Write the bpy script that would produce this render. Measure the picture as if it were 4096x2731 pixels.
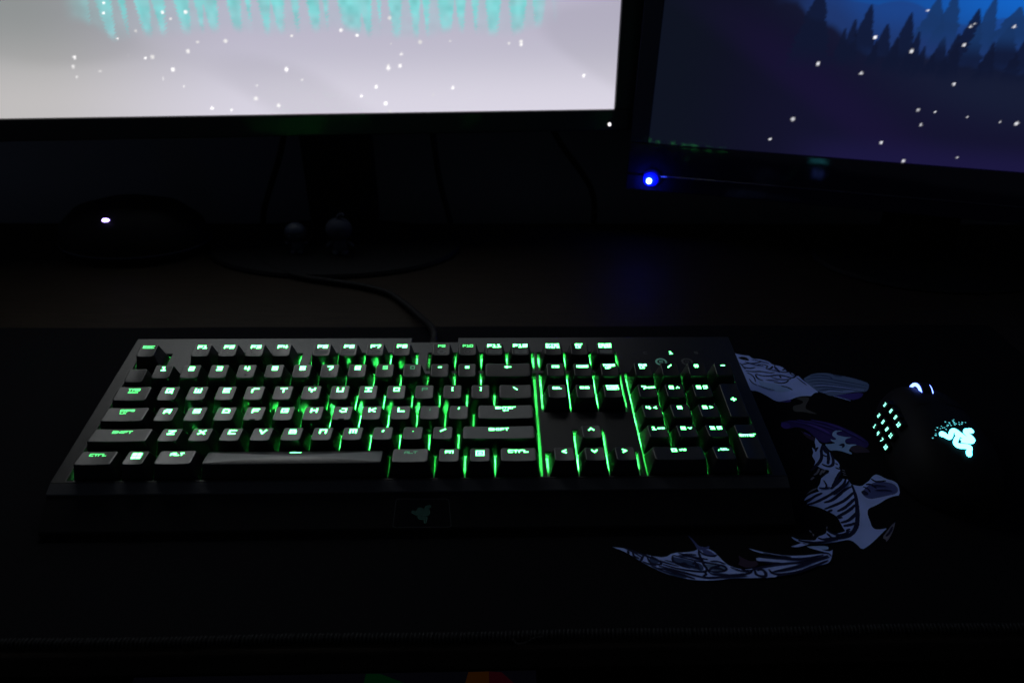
import bpy, bmesh, math, random
from mathutils import Vector, Matrix
import numpy as np

random.seed(7)
for o in list(bpy.data.objects):
    bpy.data.objects.remove(o)
SC = bpy.context.scene
COL = SC.collection
MM = 0.001

# ------------------------------------------------------------------ camera
CAM_C = Vector((-0.01, -337.48, 329.79)) * MM
R0 = Vector((0.9994997952, -0.0287443730, 0.0131878851))
R1 = Vector((-0.0038840268, -0.5254177873, -0.8508355088))
R2 = Vector((0.0313858826, 0.8503586948, -0.5252666148))
cd = bpy.data.cameras.new('camera')
cam = bpy.data.objects.new('camera', cd)
COL.objects.link(cam)
m = Matrix.Identity(4)
for i in range(3):
    m[i][0] = R0[i]
    m[i][1] = -R1[i]
    m[i][2] = -R2[i]
    m[i][3] = CAM_C[i]
cam.matrix_world = m
cd.sensor_width = 36.0
cd.lens = 25.568
cd.clip_start = 0.01
cd.clip_end = 50.0
cd.dof.use_dof = True
cd.dof.focus_distance = 0.50
cd.dof.aperture_fstop = 6.0
cd.dof.aperture_blades = 7
SC.camera = cam

# ------------------------------------------------------------------ world: a dark room at night
wd = bpy.data.worlds.new('World')
SC.world = wd
wd.use_nodes = True
wd.node_tree.nodes['Background'].inputs[0].default_value = (0.62, 0.74, 1.0, 1)
wd.node_tree.nodes['Background'].inputs[1].default_value = 0.028
SC.view_settings.view_transform = 'Standard'
SC.view_settings.look = 'None'
SC.view_settings.exposure = 0.0
SC.view_settings.gamma = 1.0
SC.view_settings.use_curve_mapping = False
SC.cycles.use_denoising = True
SC.cycles.max_bounces = 5
SC.cycles.diffuse_bounces = 3
SC.cycles.glossy_bounces = 3
SC.cycles.caustics_reflective = False
SC.cycles.caustics_refractive = False
SC.cycles.sample_clamp_indirect = 4.0

# ------------------------------------------------------------------ materials
def lin(r, g, b):
    f = lambda c: (c / 255 / 12.92) if c / 255 <= 0.04045 else ((c / 255 + 0.055) / 1.055) ** 2.4
    return (f(r), f(g), f(b))

def mat(name, col, rough=0.5, spec=0.5, metal=0.0, noise=0.0, nscale=400.0, bump=0.0, bscale=2500.0,
        emit=None, estr=0.0, stretch=None, coat=0.0, rvar=0.0):
    M = bpy.data.materials.new(name)
    M.use_nodes = True
    nt = M.node_tree
    b = nt.nodes['Principled BSDF']
    b.inputs['Base Color'].default_value = (*col, 1)
    b.inputs['Roughness'].default_value = rough
    b.inputs['Specular IOR Level'].default_value = spec
    b.inputs['Metallic'].default_value = metal
    b.inputs['Coat Weight'].default_value = coat
    b.inputs['Coat Roughness'].default_value = 0.1
    if emit:
        b.inputs['Emission Color'].default_value = (*emit, 1)
        b.inputs['Emission Strength'].default_value = estr
    if noise or bump or rvar:
        tc = nt.nodes.new('ShaderNodeTexCoord')
        src = tc.outputs['Object']
        if stretch:
            mp = nt.nodes.new('ShaderNodeMapping')
            mp.inputs['Scale'].default_value = stretch
            nt.links.new(src, mp.inputs['Vector'])
            src = mp.outputs['Vector']
        if noise or rvar:
            n = nt.nodes.new('ShaderNodeTexNoise')
            n.inputs['Scale'].default_value = nscale
            n.inputs['Detail'].default_value = 5
            nt.links.new(src, n.inputs['Vector'])
        if noise:
            mr = nt.nodes.new('ShaderNodeMapRange')
            mr.inputs['To Min'].default_value = 1 - noise
            mr.inputs['To Max'].default_value = 1 + noise
            nt.links.new(n.outputs['Fac'], mr.inputs['Value'])
            mx = nt.nodes.new('ShaderNodeVectorMath')
            mx.operation = 'SCALE'
            mx.inputs[0].default_value = col
            nt.links.new(mr.outputs['Result'], mx.inputs['Scale'])
            nt.links.new(mx.outputs['Vector'], b.inputs['Base Color'])
        if rvar:
            mr2 = nt.nodes.new('ShaderNodeMapRange')
            mr2.inputs['To Min'].default_value = max(0.02, rough - rvar)
            mr2.inputs['To Max'].default_value = rough + rvar
            nt.links.new(n.outputs['Fac'], mr2.inputs['Value'])
            nt.links.new(mr2.outputs['Result'], b.inputs['Roughness'])
        if bump:
            n2 = nt.nodes.new('ShaderNodeTexNoise')
            n2.inputs['Scale'].default_value = bscale
            n2.inputs['Detail'].default_value = 3
            nt.links.new(src, n2.inputs['Vector'])
            bp = nt.nodes.new('ShaderNodeBump')
            bp.inputs['Strength'].default_value = bump
            bp.inputs['Distance'].default_value = 0.0002
            nt.links.new(n2.outputs['Fac'], bp.inputs['Height'])
            nt.links.new(bp.outputs['Normal'], b.inputs['Normal'])
    return M

def screen_mat(name, rough, spec):
    M = mat(name, (0.004, 0.004, 0.005), rough, spec)
    nt = M.node_tree
    at = nt.nodes.new('ShaderNodeAttribute')
    at.attribute_name = 'picture'
    b = nt.nodes['Principled BSDF']
    nt.links.new(at.outputs['Color'], b.inputs['Emission Color'])
    b.inputs['Emission Strength'].default_value = 1.0
    return M

K = {}
K['cap'] = mat('keycap_plastic', (0.012, 0.0122, 0.0125), 0.34, 0.6, noise=0.25, nscale=260, bump=0.25, bscale=3500, rvar=0.06)
K['plate'] = mat('keyboard_plate', (0.012, 0.012, 0.012), 0.40, 0.42, noise=0.25, nscale=90, bump=0.35, bscale=3000)
K['strip'] = mat('front_strip_lightened', (0.042, 0.043, 0.048), 0.5, 0.4, noise=0.2, nscale=120, bump=0.3, bscale=2600)  # same plate, base colour lightened to stand in for soft room light
K['case'] = mat('keyboard_case', (0.006, 0.006, 0.007), 0.7, 0.2, noise=0.2, nscale=120, bump=0.3, bscale=2600)
K['badge'] = mat('badge_gloss', (0.006, 0.006, 0.007), 0.45, 0.15)
K['badge_edge'] = mat('badge_groove', (0.11, 0.11, 0.11), 0.5)
K['inner'] = mat('switch_plate', (0.60, 0.62, 0.60), 0.55, 0.4, noise=0.3, nscale=300)
K['switch'] = mat('switch_housing', (0.05, 0.05, 0.05), 0.5)
G = (0.10, 1.0, 0.17)
def led_mat(name, s):
    return mat(name, (0, 0, 0), 0.6, emit=(0.05, 1.0, 0.13), estr=s)
def leg_mat(name, s):
    return mat(name, (0.02, 0.02, 0.02), 0.6, emit=(0.09, 1.0, 0.21), estr=s)
LEDS = {3: led_mat('led_green', 13000.0), 2: led_mat('led_green_mid', 6500.0), 1: led_mat('led_green_dim', 1400.0), 0: None}
LEGS = {3: leg_mat('legend_lit', 12.0), 2: leg_mat('legend_lit_mid', 2.6),
        1: mat('legend_lit_dim', (0.05, 0.07, 0.06), 0.6, emit=(0.16, 1.0, 0.45), estr=0.30),
        0: mat('legend_unlit', (0.10, 0.11, 0.105), 0.6)}
K['icon'] = mat('legend_print', (0.16, 0.175, 0.17), 0.6)
K['icon_dim'] = mat('legend_print_faint', (0.085, 0.09, 0.09), 0.6)
K['icon_lit'] = mat('indicator_print', (0.2, 0.22, 0.21), 0.6, emit=(0.2, 1.0, 0.75), estr=0.09)
K['rubber'] = mat('cable_rubber', (0.006, 0.006, 0.007), 0.55, 0.1, bump=0.2, bscale=1800)
K['cloth'] = mat('mat_cloth', (0.0055, 0.0055, 0.007), 0.95, 0.05, noise=0.3, nscale=700, bump=0.5, bscale=1400)
K['thread'] = mat('mat_thread', (0.008, 0.008, 0.009), 0.8, 0.3)
K['wood'] = mat('desk_veneer', (0.019, 0.014, 0.010), 0.6, 0.08, noise=0.5, nscale=26, stretch=(1, 9, 9), bump=0.1, bscale=200)
K['wall'] = mat('wall_paint', (0.20, 0.21, 0.24), 0.9, 0.2, noise=0.08, nscale=14, bump=0.2, bscale=300)
K['floor'] = mat('floor_carpet', (0.03, 0.028, 0.027), 0.95, 0.1, noise=0.4, nscale=60)
K['bezel'] = mat('bezel_matte', (0.010, 0.010, 0.011), 0.38, 0.4, bump=0.1, bscale=2500)
K['bezel_gloss'] = mat('bezel_gloss', (0.015, 0.015, 0.038), 0.07, 0.45)
K['chin'] = mat('bezel_lower_lip', (0.06, 0.06, 0.065), 0.5, 0.3)
K['mouse'] = mat('mouse_shell', (0.009, 0.009, 0.010), 0.6, 0.08, bump=0.2, bscale=3000)
K['mouse_side'] = mat('mouse_side_keys', (0.005, 0.005, 0.006), 0.5, 0.15)
K['m_logo'] = mat('mouse_emblem_lit', (0.02, 0.02, 0.02), 0.5, emit=(0.11, 0.80, 1.0), estr=6.5)
K['m_dot'] = mat('mouse_dots_lit', (0.02, 0.02, 0.02), 0.5, emit=(0.15, 0.85, 0.95), estr=1.1)
K['m_num'] = mat('mouse_numerals_lit', (0.02, 0.02, 0.02), 0.5, emit=(0.25, 1.0, 0.72), estr=3.0)
K['m_wheel'] = mat('wheel_ring_lit', (0.02, 0.02, 0.02), 0.5, emit=(0.13, 0.22, 1.0), estr=6.0)
K['blue_led'] = mat('power_light_blue', (0.02, 0.02, 0.02), 0.4, emit=(0.03, 0.06, 1.0), estr=150.0)
K['button'] = mat('button_halo_blue', (0.006, 0.03, 0.85), 0.35, 0.2)  # blue put into the button colour to spread the power light's halo
K['white_led'] = mat('power_light_white', (0.02, 0.02, 0.02), 0.4, emit=(0.9, 0.85, 0.9), estr=1.6)
K['violet_led'] = mat('status_light', (0.02, 0.02, 0.02), 0.4, emit=(0.42, 0.30, 1.0), estr=10.0)
K['toy'] = mat('figurine_plastic', (0.04, 0.045, 0.065), 0.6, 0.1)
K['toy_dark'] = mat('figurine_paint', (0.03, 0.04, 0.07), 0.5)
K['dark'] = mat('dark_plastic', (0.006, 0.006, 0.007), 0.6, 0.15, bump=0.15, bscale=2000)
PRINT = {'white': (0.36, 0.48, 0.98), 'pale': (0.27, 0.41, 0.78), 'fin': (0.13, 0.20, 0.37), 'steel': (0.045, 0.075, 0.19), 'dusk': (0.07, 0.09, 0.28),
         'navy': (0.012, 0.014, 0.05), 'black': (0.012, 0.012, 0.015), 'violet': (0.06, 0.045, 0.28), 'purple': (0.035, 0.022, 0.15), 'purple2': (0.08, 0.045, 0.34),
         'plum': (0.045, 0.03, 0.06), 'olive': (0.07, 0.07, 0.07), 'bone': (0.17, 0.17, 0.24)}
PM = {k: mat('print_' + k, v, 0.9, 0.12, noise=0.18, nscale=70, bump=0.4, bscale=1400) for k, v in PRINT.items()}

# ------------------------------------------------------------------ helpers
class MB:
    """collects geometry in millimetres and links it as one mesh object"""
    def __init__(s):
        s.v = []
        s.f = []
    def add(s, vs, fs):
        o = len(s.v)
        s.v += [tuple(p) for p in vs]
        s.f += [tuple(i + o for i in q) for q in fs]
    def box(s, x0, x1, y0, y1, z0, z1):
        s.add([(x0, y0, z0), (x1, y0, z0), (x1, y1, z0), (x0, y1, z0), (x0, y0, z1), (x1, y0, z1), (x1, y1, z1), (x0, y1, z1)],
              [(0, 3, 2, 1), (4, 5, 6, 7), (0, 1, 5, 4), (1, 2, 6, 5), (2, 3, 7, 6), (3, 0, 4, 7)])
    def hexa(s, P):      # 4 bottom + 4 top corners
        s.add(P, [(0, 3, 2, 1), (4, 5, 6, 7), (0, 1, 5, 4), (1, 2, 6, 5), (2, 3, 7, 6), (3, 0, 4, 7)])
    def rings(s, R, cap0=True, cap1=True):
        n = len(R[0])
        o = len(s.v)
        for r in R:
            s.v += [tuple(p) for p in r]
        for i in range(len(R) - 1):
            for j in range(n):
                a = o + i * n + j
                b = o + i * n + (j + 1) % n
                s.f.append((a, b, b + n, a + n))
        if cap0:
            s.f.append(tuple(o + j for j in reversed(range(n))))
        if cap1:
            s.f.append(tuple(o + (len(R) - 1) * n + j for j in range(n)))
    def tube(s, pts, rad, n=10):
        P = [Vector(p) for p in pts]
        R = []
        for i, p in enumerate(P):
            t = (P[min(i + 1, len(P) - 1)] - P[max(i - 1, 0)]).normalized()
            a = t.cross(Vector((0, 0, 1)))
            if a.length < 1e-4:
                a = Vector((1, 0, 0))
            a.normalize()
            b = a.cross(t).normalized()
            r = rad if not isinstance(rad, (list, tuple)) else rad[i]
            R.append([p + a * math.cos(k * 2 * math.pi / n) * r + b * math.sin(k * 2 * math.pi / n) * r for k in range(n)])
        s.rings(R)
    def lathe(s, prof, c=(0, 0, 0), n=24, sx=1.0, sy=1.0):
        s.rings([[(c[0] + r * sx * math.cos(k * 2 * math.pi / n), c[1] + r * sy * math.sin(k * 2 * math.pi / n), c[2] + z) for k in range(n)] for r, z in prof])
    def stroke(s, pts, w, zf, lift=0.0, closed=False):
        """flat ribbon along a polyline, laid on the height zf(x, y); one quad per segment with square ends"""
        P = [Vector((p[0], p[1])) for p in pts]
        for i in range(len(P) - 1):
            d = P[i + 1] - P[i]
            if d.length < 1e-6:
                continue
            d.normalize()
            q = Vector((-d.y, d.x)) * (w / 2)
            a = P[i] - d * (w * 0.5 if w else 0)
            b = P[i + 1] + d * (w * 0.5)
            vs = [a - q, b - q, b + q, a + q]
            dz = lift + 0.006 * (i % 7)
            s.add([(v.x, v.y, zf(v.x, v.y) + dz) for v in vs], [(0, 1, 2, 3)])
    def build(s, name, material, parent=None, smooth=False, loc=None, recalc=True, bevel=0.0, seg=2, wn=False):
        me = bpy.data.meshes.new(name)
        me.from_pydata([(x * MM, y * MM, z * MM) for x, y, z in s.v], [], s.f)
        if recalc:
            bm = bmesh.new()
            bm.from_mesh(me)
            bmesh.ops.recalc_face_normals(bm, faces=bm.faces)
            bm.to_mesh(me)
            bm.free()
        if material:
            me.materials.append(material)
        return link(name, me, parent, smooth, loc, bevel, seg, wn)

def link(name, me, parent=None, smooth=False, loc=None, bevel=0.0, seg=2, wn=False):
    o = bpy.data.objects.new(name, me)
    COL.objects.link(o)
    if smooth:
        for p in me.polygons:
            p.use_smooth = True
    if parent:
        o.parent = parent
    if loc:
        o.location = loc
    if bevel:
        b = o.modifiers.new('bevel', 'BEVEL')
        b.width = bevel * MM
        b.segments = seg
        b.limit_method = 'ANGLE'
        b.angle_limit = math.radians(40)
    if wn:
        o.modifiers.new('wn', 'WEIGHTED_NORMAL')
    return o

def tag(o, label, cat=None, group=None, kind=None):
    if label:
        o['label'] = label
    if cat:
        o['category'] = cat
    if group:
        o['group'] = group
    if kind:
        o['kind'] = kind
    return o

def empty(name, loc, rot=(0, 0, 0)):
    o = bpy.data.objects.new(name, None)
    COL.objects.link(o)
    o.location = [c * MM for c in loc]
    o.rotation_euler = rot
    o.empty_display_size = 0.02
    return o

def chaikin(P, n=2):
    P = [tuple(p) for p in P]
    for _ in range(n):
        Q = [P[0]]
        for a, b in zip(P[:-1], P[1:]):
            Q.append(tuple(0.75 * x + 0.25 * y for x, y in zip(a, b)))
            Q.append(tuple(0.25 * x + 0.75 * y for x, y in zip(a, b)))
        Q.append(P[-1])
        P = Q
    return P

# traced in the plane of the mat / screens, millimetres
ART = [
 ["p","white",0,[[206.1,171.2],[207.7,170.1],[214.5,167.6],[217.2,167.6],[218.3,162.7],[224.6,162.2],[228.6,159.7],[231.1,157.8],[232.3,153.5],[238.0,151.5],[240.4,147.8],[241.4,143.1],[245.1,140.4],[245.3,136.7],[248.0,137.6],[248.8,132.2],[250.7,127.8],[253.0,121.7],[255.7,114.4],[252.2,114.4],[249.0,111.5],[247.4,109.8],[243.1,110.3],[236.7,109.1],[230.6,105.9],[224.8,103.5],[220.6,102.7],[217.2,104.4],[214.7,108.5],[212.0,112.3],[209.5,115.3],[206.6,117.4],[203.1,117.5],[203.1,122.2],[203.2,130.9],[204.2,142.6],[204.9,153.7],[205.4,162.3]]],
 ["p","black",0,[[207.0,164.3],[209.7,166.2],[213.3,165.7],[215.1,162.7],[214.8,159.8],[211.7,160.3],[208.4,161.8]]],
 ["p","pale",0,[[213.0,134.3],[216.4,129.0],[225.0,127.2],[231.9,123.6],[235.1,118.4],[232.2,115.9],[223.9,115.1],[217.0,118.6],[212.7,123.8]]],
 ["l","navy",1.6,[[206.5,153.7],[212.7,156.5],[218.7,155.5],[225.1,158.8]]],
 ["l","navy",1.6,[[206.7,150.9],[211.1,148.0],[216.9,149.9]]],
 ["l","navy",1.4,[[219.2,153.6],[224.7,154.5],[228.0,151.6],[225.0,148.9]]],
 ["l","navy",1.8,[[224.7,147.9],[228.7,147.4],[231.7,151.6]]],
 ["l","navy",1.6,[[207.1,145.3],[212.8,143.4],[219.3,144.3],[225.7,141.5],[230.1,142.3]]],
 ["l","navy",1.8,[[214.0,140.7],[217.3,137.9],[223.1,136.9],[229.9,138.7],[236.3,137.7],[240.7,134.1],[244.5,135.8],[246.3,139.4]]],
 ["l","navy",1.6,[[213.7,139.7],[213.0,134.3],[217.0,130.8]]],
 ["l","navy",1.5,[[224.9,136.0],[229.8,132.4],[235.8,131.9],[240.4,133.2]]],
 ["l","navy",1.6,[[225.1,128.9],[229.0,127.1],[234.4,127.9],[237.7,131.4]]],
 ["l","navy",1.5,[[228.9,123.6],[233.3,121.9],[235.9,118.0]]],
 ["l","navy",1.5,[[233.7,149.7],[233.9,144.1],[237.9,142.3],[241.9,143.1]]],
 ["l","navy",1.4,[[232.7,137.8],[232.5,134.2]]],
 ["l","navy",1.3,[[240.4,147.8],[237.3,145.0]]],
 ["p","fin",0,[[250.2,133.1],[253.7,135.8],[259.9,139.8],[266.2,141.1],[273.5,141.0],[277.5,138.2],[284.6,136.4],[290.6,133.6],[295.8,130.0],[300.3,126.4],[296.9,119.5],[293.2,115.2],[288.5,114.9],[280.7,114.1],[272.6,111.7],[263.8,109.7],[261.1,110.5],[259.3,113.5],[255.8,114.8],[253.1,122.1],[250.7,127.8]]],
 ["l","steel",1.5,[[251.9,132.2],[261.1,134.8],[269.5,133.8],[277.3,130.2],[286.4,127.4],[297.2,122.9]]],
 ["l","steel",1.5,[[252.6,128.6],[260.9,130.3],[269.4,128.5],[280.2,124.9],[295.2,119.5]]],
 ["l","steel",1.5,[[254.3,125.1],[262.8,125.9],[271.9,123.2],[281.3,121.4],[292.8,116.5]]],
 ["l","steel",1.5,[[254.6,120.8],[263.9,122.4],[273.0,119.7],[284.8,117.9]]],
 ["l","steel",1.5,[[256.8,117.3],[265.6,118.9],[275.5,116.3]]],
 ["l","steel",1.5,[[265.8,137.4],[272.7,136.5],[273.3,132.9]]],
 ["l","steel",1.5,[[276.5,138.2],[278.7,136.0],[283.0,136.4]]],
 ["l","steel",1.5,[[256.7,136.6],[265.1,138.4],[271.0,137.4]]],
 ["l","white",0.9,[[258.2,114.3],[266.7,116.8],[274.0,115.0],[283.9,115.8]]],
 ["l","white",0.9,[[254.1,123.4],[263.6,124.1],[273.8,121.9],[292.0,117.0]]],
 ["p","violet",0,[[263.8,109.7],[272.6,111.7],[290.9,114.4],[285.5,106.9],[276.2,103.7],[269.4,108.8]]],
 ["l","white",0.9,[[264.8,109.7],[270.5,106.7],[275.5,103.3]]],
 ["p","olive",0,[[233.8,106.7],[239.5,108.7],[244.8,108.2],[244.6,105.7],[239.1,98.5],[236.9,93.7],[239.3,91.3],[243.9,87.0],[240.3,87.4],[234.1,90.2],[226.8,89.9],[227.8,95.4],[229.6,97.8],[235.6,99.3],[239.2,102.5],[236.3,105.4]]],
 ["p","violet",0,[[220.6,102.7],[230.6,105.9],[229.2,102.6],[225.2,101.9]]],
 ["p","purple",0,[[213.0,77.9],[222.6,80.2],[230.1,78.9],[239.5,79.7],[246.2,77.5],[253.9,73.3],[260.4,66.7],[265.1,60.3],[267.5,53.5],[263.0,47.5],[258.0,50.8],[253.6,52.6],[250.7,54.3],[241.0,55.5],[235.0,53.4],[231.7,57.9],[228.7,69.4],[221.6,72.5],[217.1,70.2],[212.2,70.2]]],
 ["p","purple2",0,[[213.1,77.0],[217.5,76.7],[218.7,73.7],[215.9,70.2],[212.6,70.1],[211.0,73.2]]],
 ["p","purple2",0,[[231.4,76.5],[236.0,74.7],[239.8,71.1],[244.2,65.2],[242.0,63.5],[237.4,68.7],[232.8,72.3]]],
 ["p","purple2",0,[[243.5,77.6],[250.6,74.5],[256.7,68.5],[254.8,67.4],[247.8,72.1]]],
 ["p","plum",0,[[223.5,68.3],[224.7,66.6],[226.8,62.5],[231.1,60.2],[229.0,55.7],[227.6,56.8],[224.7,60.8]]],
 ["p","plum",0,[[250.5,47.1],[253.4,50.3],[258.8,51.1],[263.0,47.5],[263.9,43.1],[257.5,43.2],[252.2,42.7]]],
 ["p","pale",0,[[244.7,62.8],[246.3,65.7],[249.8,68.0],[254.8,67.4],[251.1,66.5],[248.6,65.1],[248.0,62.8],[250.4,61.3],[254.5,59.9],[258.3,60.1],[252.4,58.2],[250.3,54.3],[251.2,52.0],[254.9,52.3],[258.2,51.4],[253.4,50.3],[250.5,47.1],[248.9,44.9],[250.5,42.8],[249.4,41.2],[246.7,43.1],[243.9,45.0],[239.9,45.9],[236.1,45.4],[235.4,48.9],[235.2,52.8],[238.3,52.5],[243.9,53.8],[241.3,55.5],[241.4,58.3],[243.6,56.6],[246.1,58.3],[244.4,61.1]]],
 ["p","navy",0,[[244.2,51.0],[248.6,53.7],[249.4,52.1],[247.9,49.3],[244.7,47.7],[247.2,50.4]]],
 ["p","white",0,[[231.2,59.6],[231.8,57.3],[231.8,54.5],[233.3,51.7],[234.3,47.9],[235.3,42.4],[235.0,38.2],[233.5,33.0],[234.7,31.4],[235.1,29.8],[235.4,27.3],[234.5,24.2],[232.4,21.8],[228.5,17.4],[226.6,13.5],[220.6,8.8],[216.6,5.5],[213.7,3.2],[212.3,6.5],[213.1,9.4],[215.9,12.2],[218.1,16.0],[221.7,19.9],[226.9,24.3],[227.4,25.6],[224.3,26.4],[222.1,28.0],[221.2,30.0],[215.0,25.8],[220.0,31.6],[221.6,34.7],[221.4,38.4],[221.5,40.5],[223.4,43.1],[224.3,46.3],[224.8,49.6],[225.4,47.4],[225.9,45.8],[228.1,50.7],[228.7,54.5]]],
 ["p","white",0,[[235.3,37.1],[236.5,35.0],[237.0,31.9],[235.8,28.3],[234.4,30.9],[234.0,32.4]]],
 ["p","navy",0,[[226.0,48.0],[230.1,50.1],[227.5,46.3],[225.1,43.6]]],
 ["l","navy",2.2,[[233.3,51.7],[229.8,45.7],[228.0,39.3],[224.5,34.1],[220.1,30.0],[214.7,25.0]]],
 ["l","navy",2,[[234.1,51.1],[234.2,45.1],[232.6,39.3],[229.7,33.0],[228.7,31.5]]],
 ["l","navy",2,[[233.2,50.6],[232.0,45.7],[232.8,42.5]]],
 ["l","navy",2.0,[[235.3,42.4],[234.9,37.1],[232.4,30.9],[228.7,28.9],[225.9,30.5],[225.1,32.0]]],
 ["l","navy",1.5,[[229.2,41.4],[230.3,39.8],[232.2,39.3]]],
 ["l","navy",1.6,[[226.5,23.4],[223.8,21.9],[218.3,16.5]]],
 ["l","navy",1.4,[[232.7,28.3],[234.1,26.8],[235.9,26.8]]],
 ["l","navy",1.6,[[235.0,24.7],[229.8,18.8],[226.8,14.0]]],
 ["l","navy",1.2,[[234.4,32.4],[235.5,30.9]]],
 ["l","bone",1.3,[[221.5,27.5],[218.4,23.0],[215.1,20.8]]],
 ["l","bone",1.3,[[223.0,25.9],[219.3,21.0]]],
 ["l","bone",1.3,[[224.7,25.9],[221.8,22.9]]],
 ["l","bone",1.3,[[214.5,19.0],[211.4,16.4]]],
 ["l","bone",0.9,[[236.2,26.0],[237.8,24.7]]],
 ["l","bone",0.9,[[235.6,23.7],[237.1,22.2]]],
 ["l","bone",0.9,[[234.9,21.2],[236.9,20.2]]],
 ["p","white",0,[[218.7,17.5],[225.3,22.8],[231.1,24.9],[230.5,18.9],[226.2,13.1],[232.1,17.3],[233.7,16.7],[236.5,16.2],[236.3,11.9],[237.6,11.1],[242.2,9.6],[246.6,12.8],[250.3,15.4],[252.1,17.6],[256.3,21.0],[259.0,20.4],[262.0,16.3],[266.1,14.7],[267.6,10.9],[263.7,1.1],[260.0,0.7],[253.8,-1.7],[247.6,-5.6],[242.0,-8.5],[238.5,-9.9],[236.3,-12.3],[234.7,-16.6],[234.0,-21.3],[233.0,-25.9],[234.2,-27.8],[237.9,-27.8],[242.3,-26.7],[238.5,-29.6],[229.8,-36.6],[223.2,-41.3],[219.0,-43.6],[217.7,-39.5],[216.0,-36.4],[213.2,-35.7],[209.4,-36.7],[203.5,-38.0],[196.5,-38.7],[190.8,-38.6],[185.9,-38.1],[181.7,-35.8],[180.3,-32.3],[183.6,-35.2],[186.6,-35.5],[191.8,-36.0],[194.1,-36.0],[196.7,-33.0],[200.6,-31.7],[203.3,-30.0],[203.9,-27.7],[205.6,-29.6],[208.1,-31.0],[212.2,-30.1],[215.5,-28.8],[214.9,-27.0],[215.0,-23.3],[215.2,-18.7],[214.7,-15.8],[211.6,-12.9],[208.5,-9.9],[205.1,-7.9],[199.5,-6.6],[202.7,-3.0],[207.6,0.5],[214.1,3.9],[216.2,6.5],[212.8,8.1],[216.1,12.7]]],
 ["p","white",0,[[199.5,-2.9],[202.8,1.0],[208.3,4.0],[213.6,5.5],[213.5,4.4],[208.2,2.0],[203.4,-1.0]]],
 ["p","bone",0,[[203.0,2.6],[208.0,7.1],[213.2,9.1],[211.8,7.6],[207.2,5.1]]],
 ["p","dusk",0,[[239.7,4.1],[245.9,9.7],[253.0,13.8],[259.0,14.0],[264.8,12.0],[265.6,7.3],[262.5,2.7],[255.0,0.8],[247.5,-1.1],[242.8,-2.1],[240.1,-0.0]]],
 ["p","navy",0,[[240.1,5.1],[242.4,6.1],[244.0,4.0],[243.4,1.7],[241.0,1.2],[239.5,2.8]]],
 ["l","navy",2.6,[[236.6,11.4],[235.8,6.2],[234.2,-0.9],[231.3,-8.8],[228.4,-16.0],[225.1,-23.0],[221.9,-27.6],[217.7,-31.6],[213.4,-33.7],[208.3,-34.5],[203.5,-34.7],[199.0,-35.7],[196.3,-33.9]]],
 ["l","navy",2.0,[[236.0,9.8],[229.9,6.8],[223.2,1.2],[217.0,-3.2],[211.7,-4.8]]],
 ["l","navy",2.0,[[235.2,4.6],[230.5,0.6],[224.7,-3.8],[216.6,-7.6],[209.8,-10.5]]],
 ["l","navy",2.0,[[233.7,-0.9],[228.9,-4.9],[222.9,-9.7],[217.1,-12.5]]],
 ["l","navy",2.0,[[231.6,-6.4],[225.8,-11.2],[219.6,-14.9],[214.8,-17.2]]],
 ["l","navy",2.0,[[229.2,-13.2],[224.3,-17.9],[220.4,-20.6],[215.2,-22.2]]],
 ["l","navy",2.0,[[225.1,-22.1],[220.7,-23.9],[215.7,-24.9]]],
 ["l","navy",1.8,[[218.9,-27.3],[216.4,-28.2],[216.3,-30.2],[212.8,-31.9],[208.7,-31.9],[205.4,-30.0],[204.2,-27.7]]],
 ["l","navy",1.8,[[214.1,3.9],[207.8,1.0],[200.7,-4.4]]],
 ["l","navy",2.0,[[234.8,16.7],[231.5,11.5],[224.3,5.8],[215.5,0.3],[205.5,-5.0],[199.5,-6.6]]],
 ["l","navy",2.0,[[232.6,17.3],[226.5,12.1],[221.0,7.4]]],
 ["l","navy",2.0,[[235.0,24.3],[229.3,17.9],[226.2,13.1],[223.1,10.0]]],
 ["l","navy",1.5,[[245.8,11.2],[249.8,11.7],[251.2,7.5]]],
 ["l","navy",1.6,[[251.8,17.0],[253.1,14.1],[255.9,13.8],[260.9,14.7]]],
 ["l","navy",1.3,[[243.1,9.2],[245.7,7.6],[245.5,4.0]]],
 ["l","navy",1.6,[[214.5,-11.0],[210.9,-12.9]]],
 ["l","navy",1.6,[[218.2,-17.5],[215.0,-18.4]]],
 ["l","navy",1.8,[[183.7,-35.9],[190.1,-37.7],[196.8,-37.8],[204.2,-36.2]]],
 ["l","navy",1.6,[[203.2,-30.4],[204.1,-33.1],[205.2,-35.4]]],
 ["p","bone",0,[[249.4,-22.0],[245.5,-27.9],[239.9,-34.6],[235.7,-38.5],[236.9,-36.3],[235.1,-34.7],[241.3,-28.8],[245.6,-24.7]]],
 ["l","navy",1.3,[[245.9,-25.7],[241.8,-30.6],[237.9,-33.7]]],
 ["p","white",0,[[177.5,-40.6],[182.6,-38.9],[185.1,-37.7],[186.2,-39.2],[189.8,-38.6],[185.1,-40.3],[180.8,-41.3]]],
 ["p","bone",0,[[193.3,-27.6],[194.3,-28.5],[194.3,-30.3],[193.0,-29.4]]],
 ["p","bone",0,[[204.8,-25.5],[206.0,-24.6],[204.8,-27.3],[204.1,-27.3]]],
 ["p","bone",0,[[194.3,-30.7],[195.3,-31.2],[193.8,-33.4]]],
 ["p","pale",0,[[187.0,-40.7],[192.5,-40.4],[199.8,-40.5],[199.3,-43.3],[194.6,-43.3],[189.0,-42.5]]],
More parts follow.
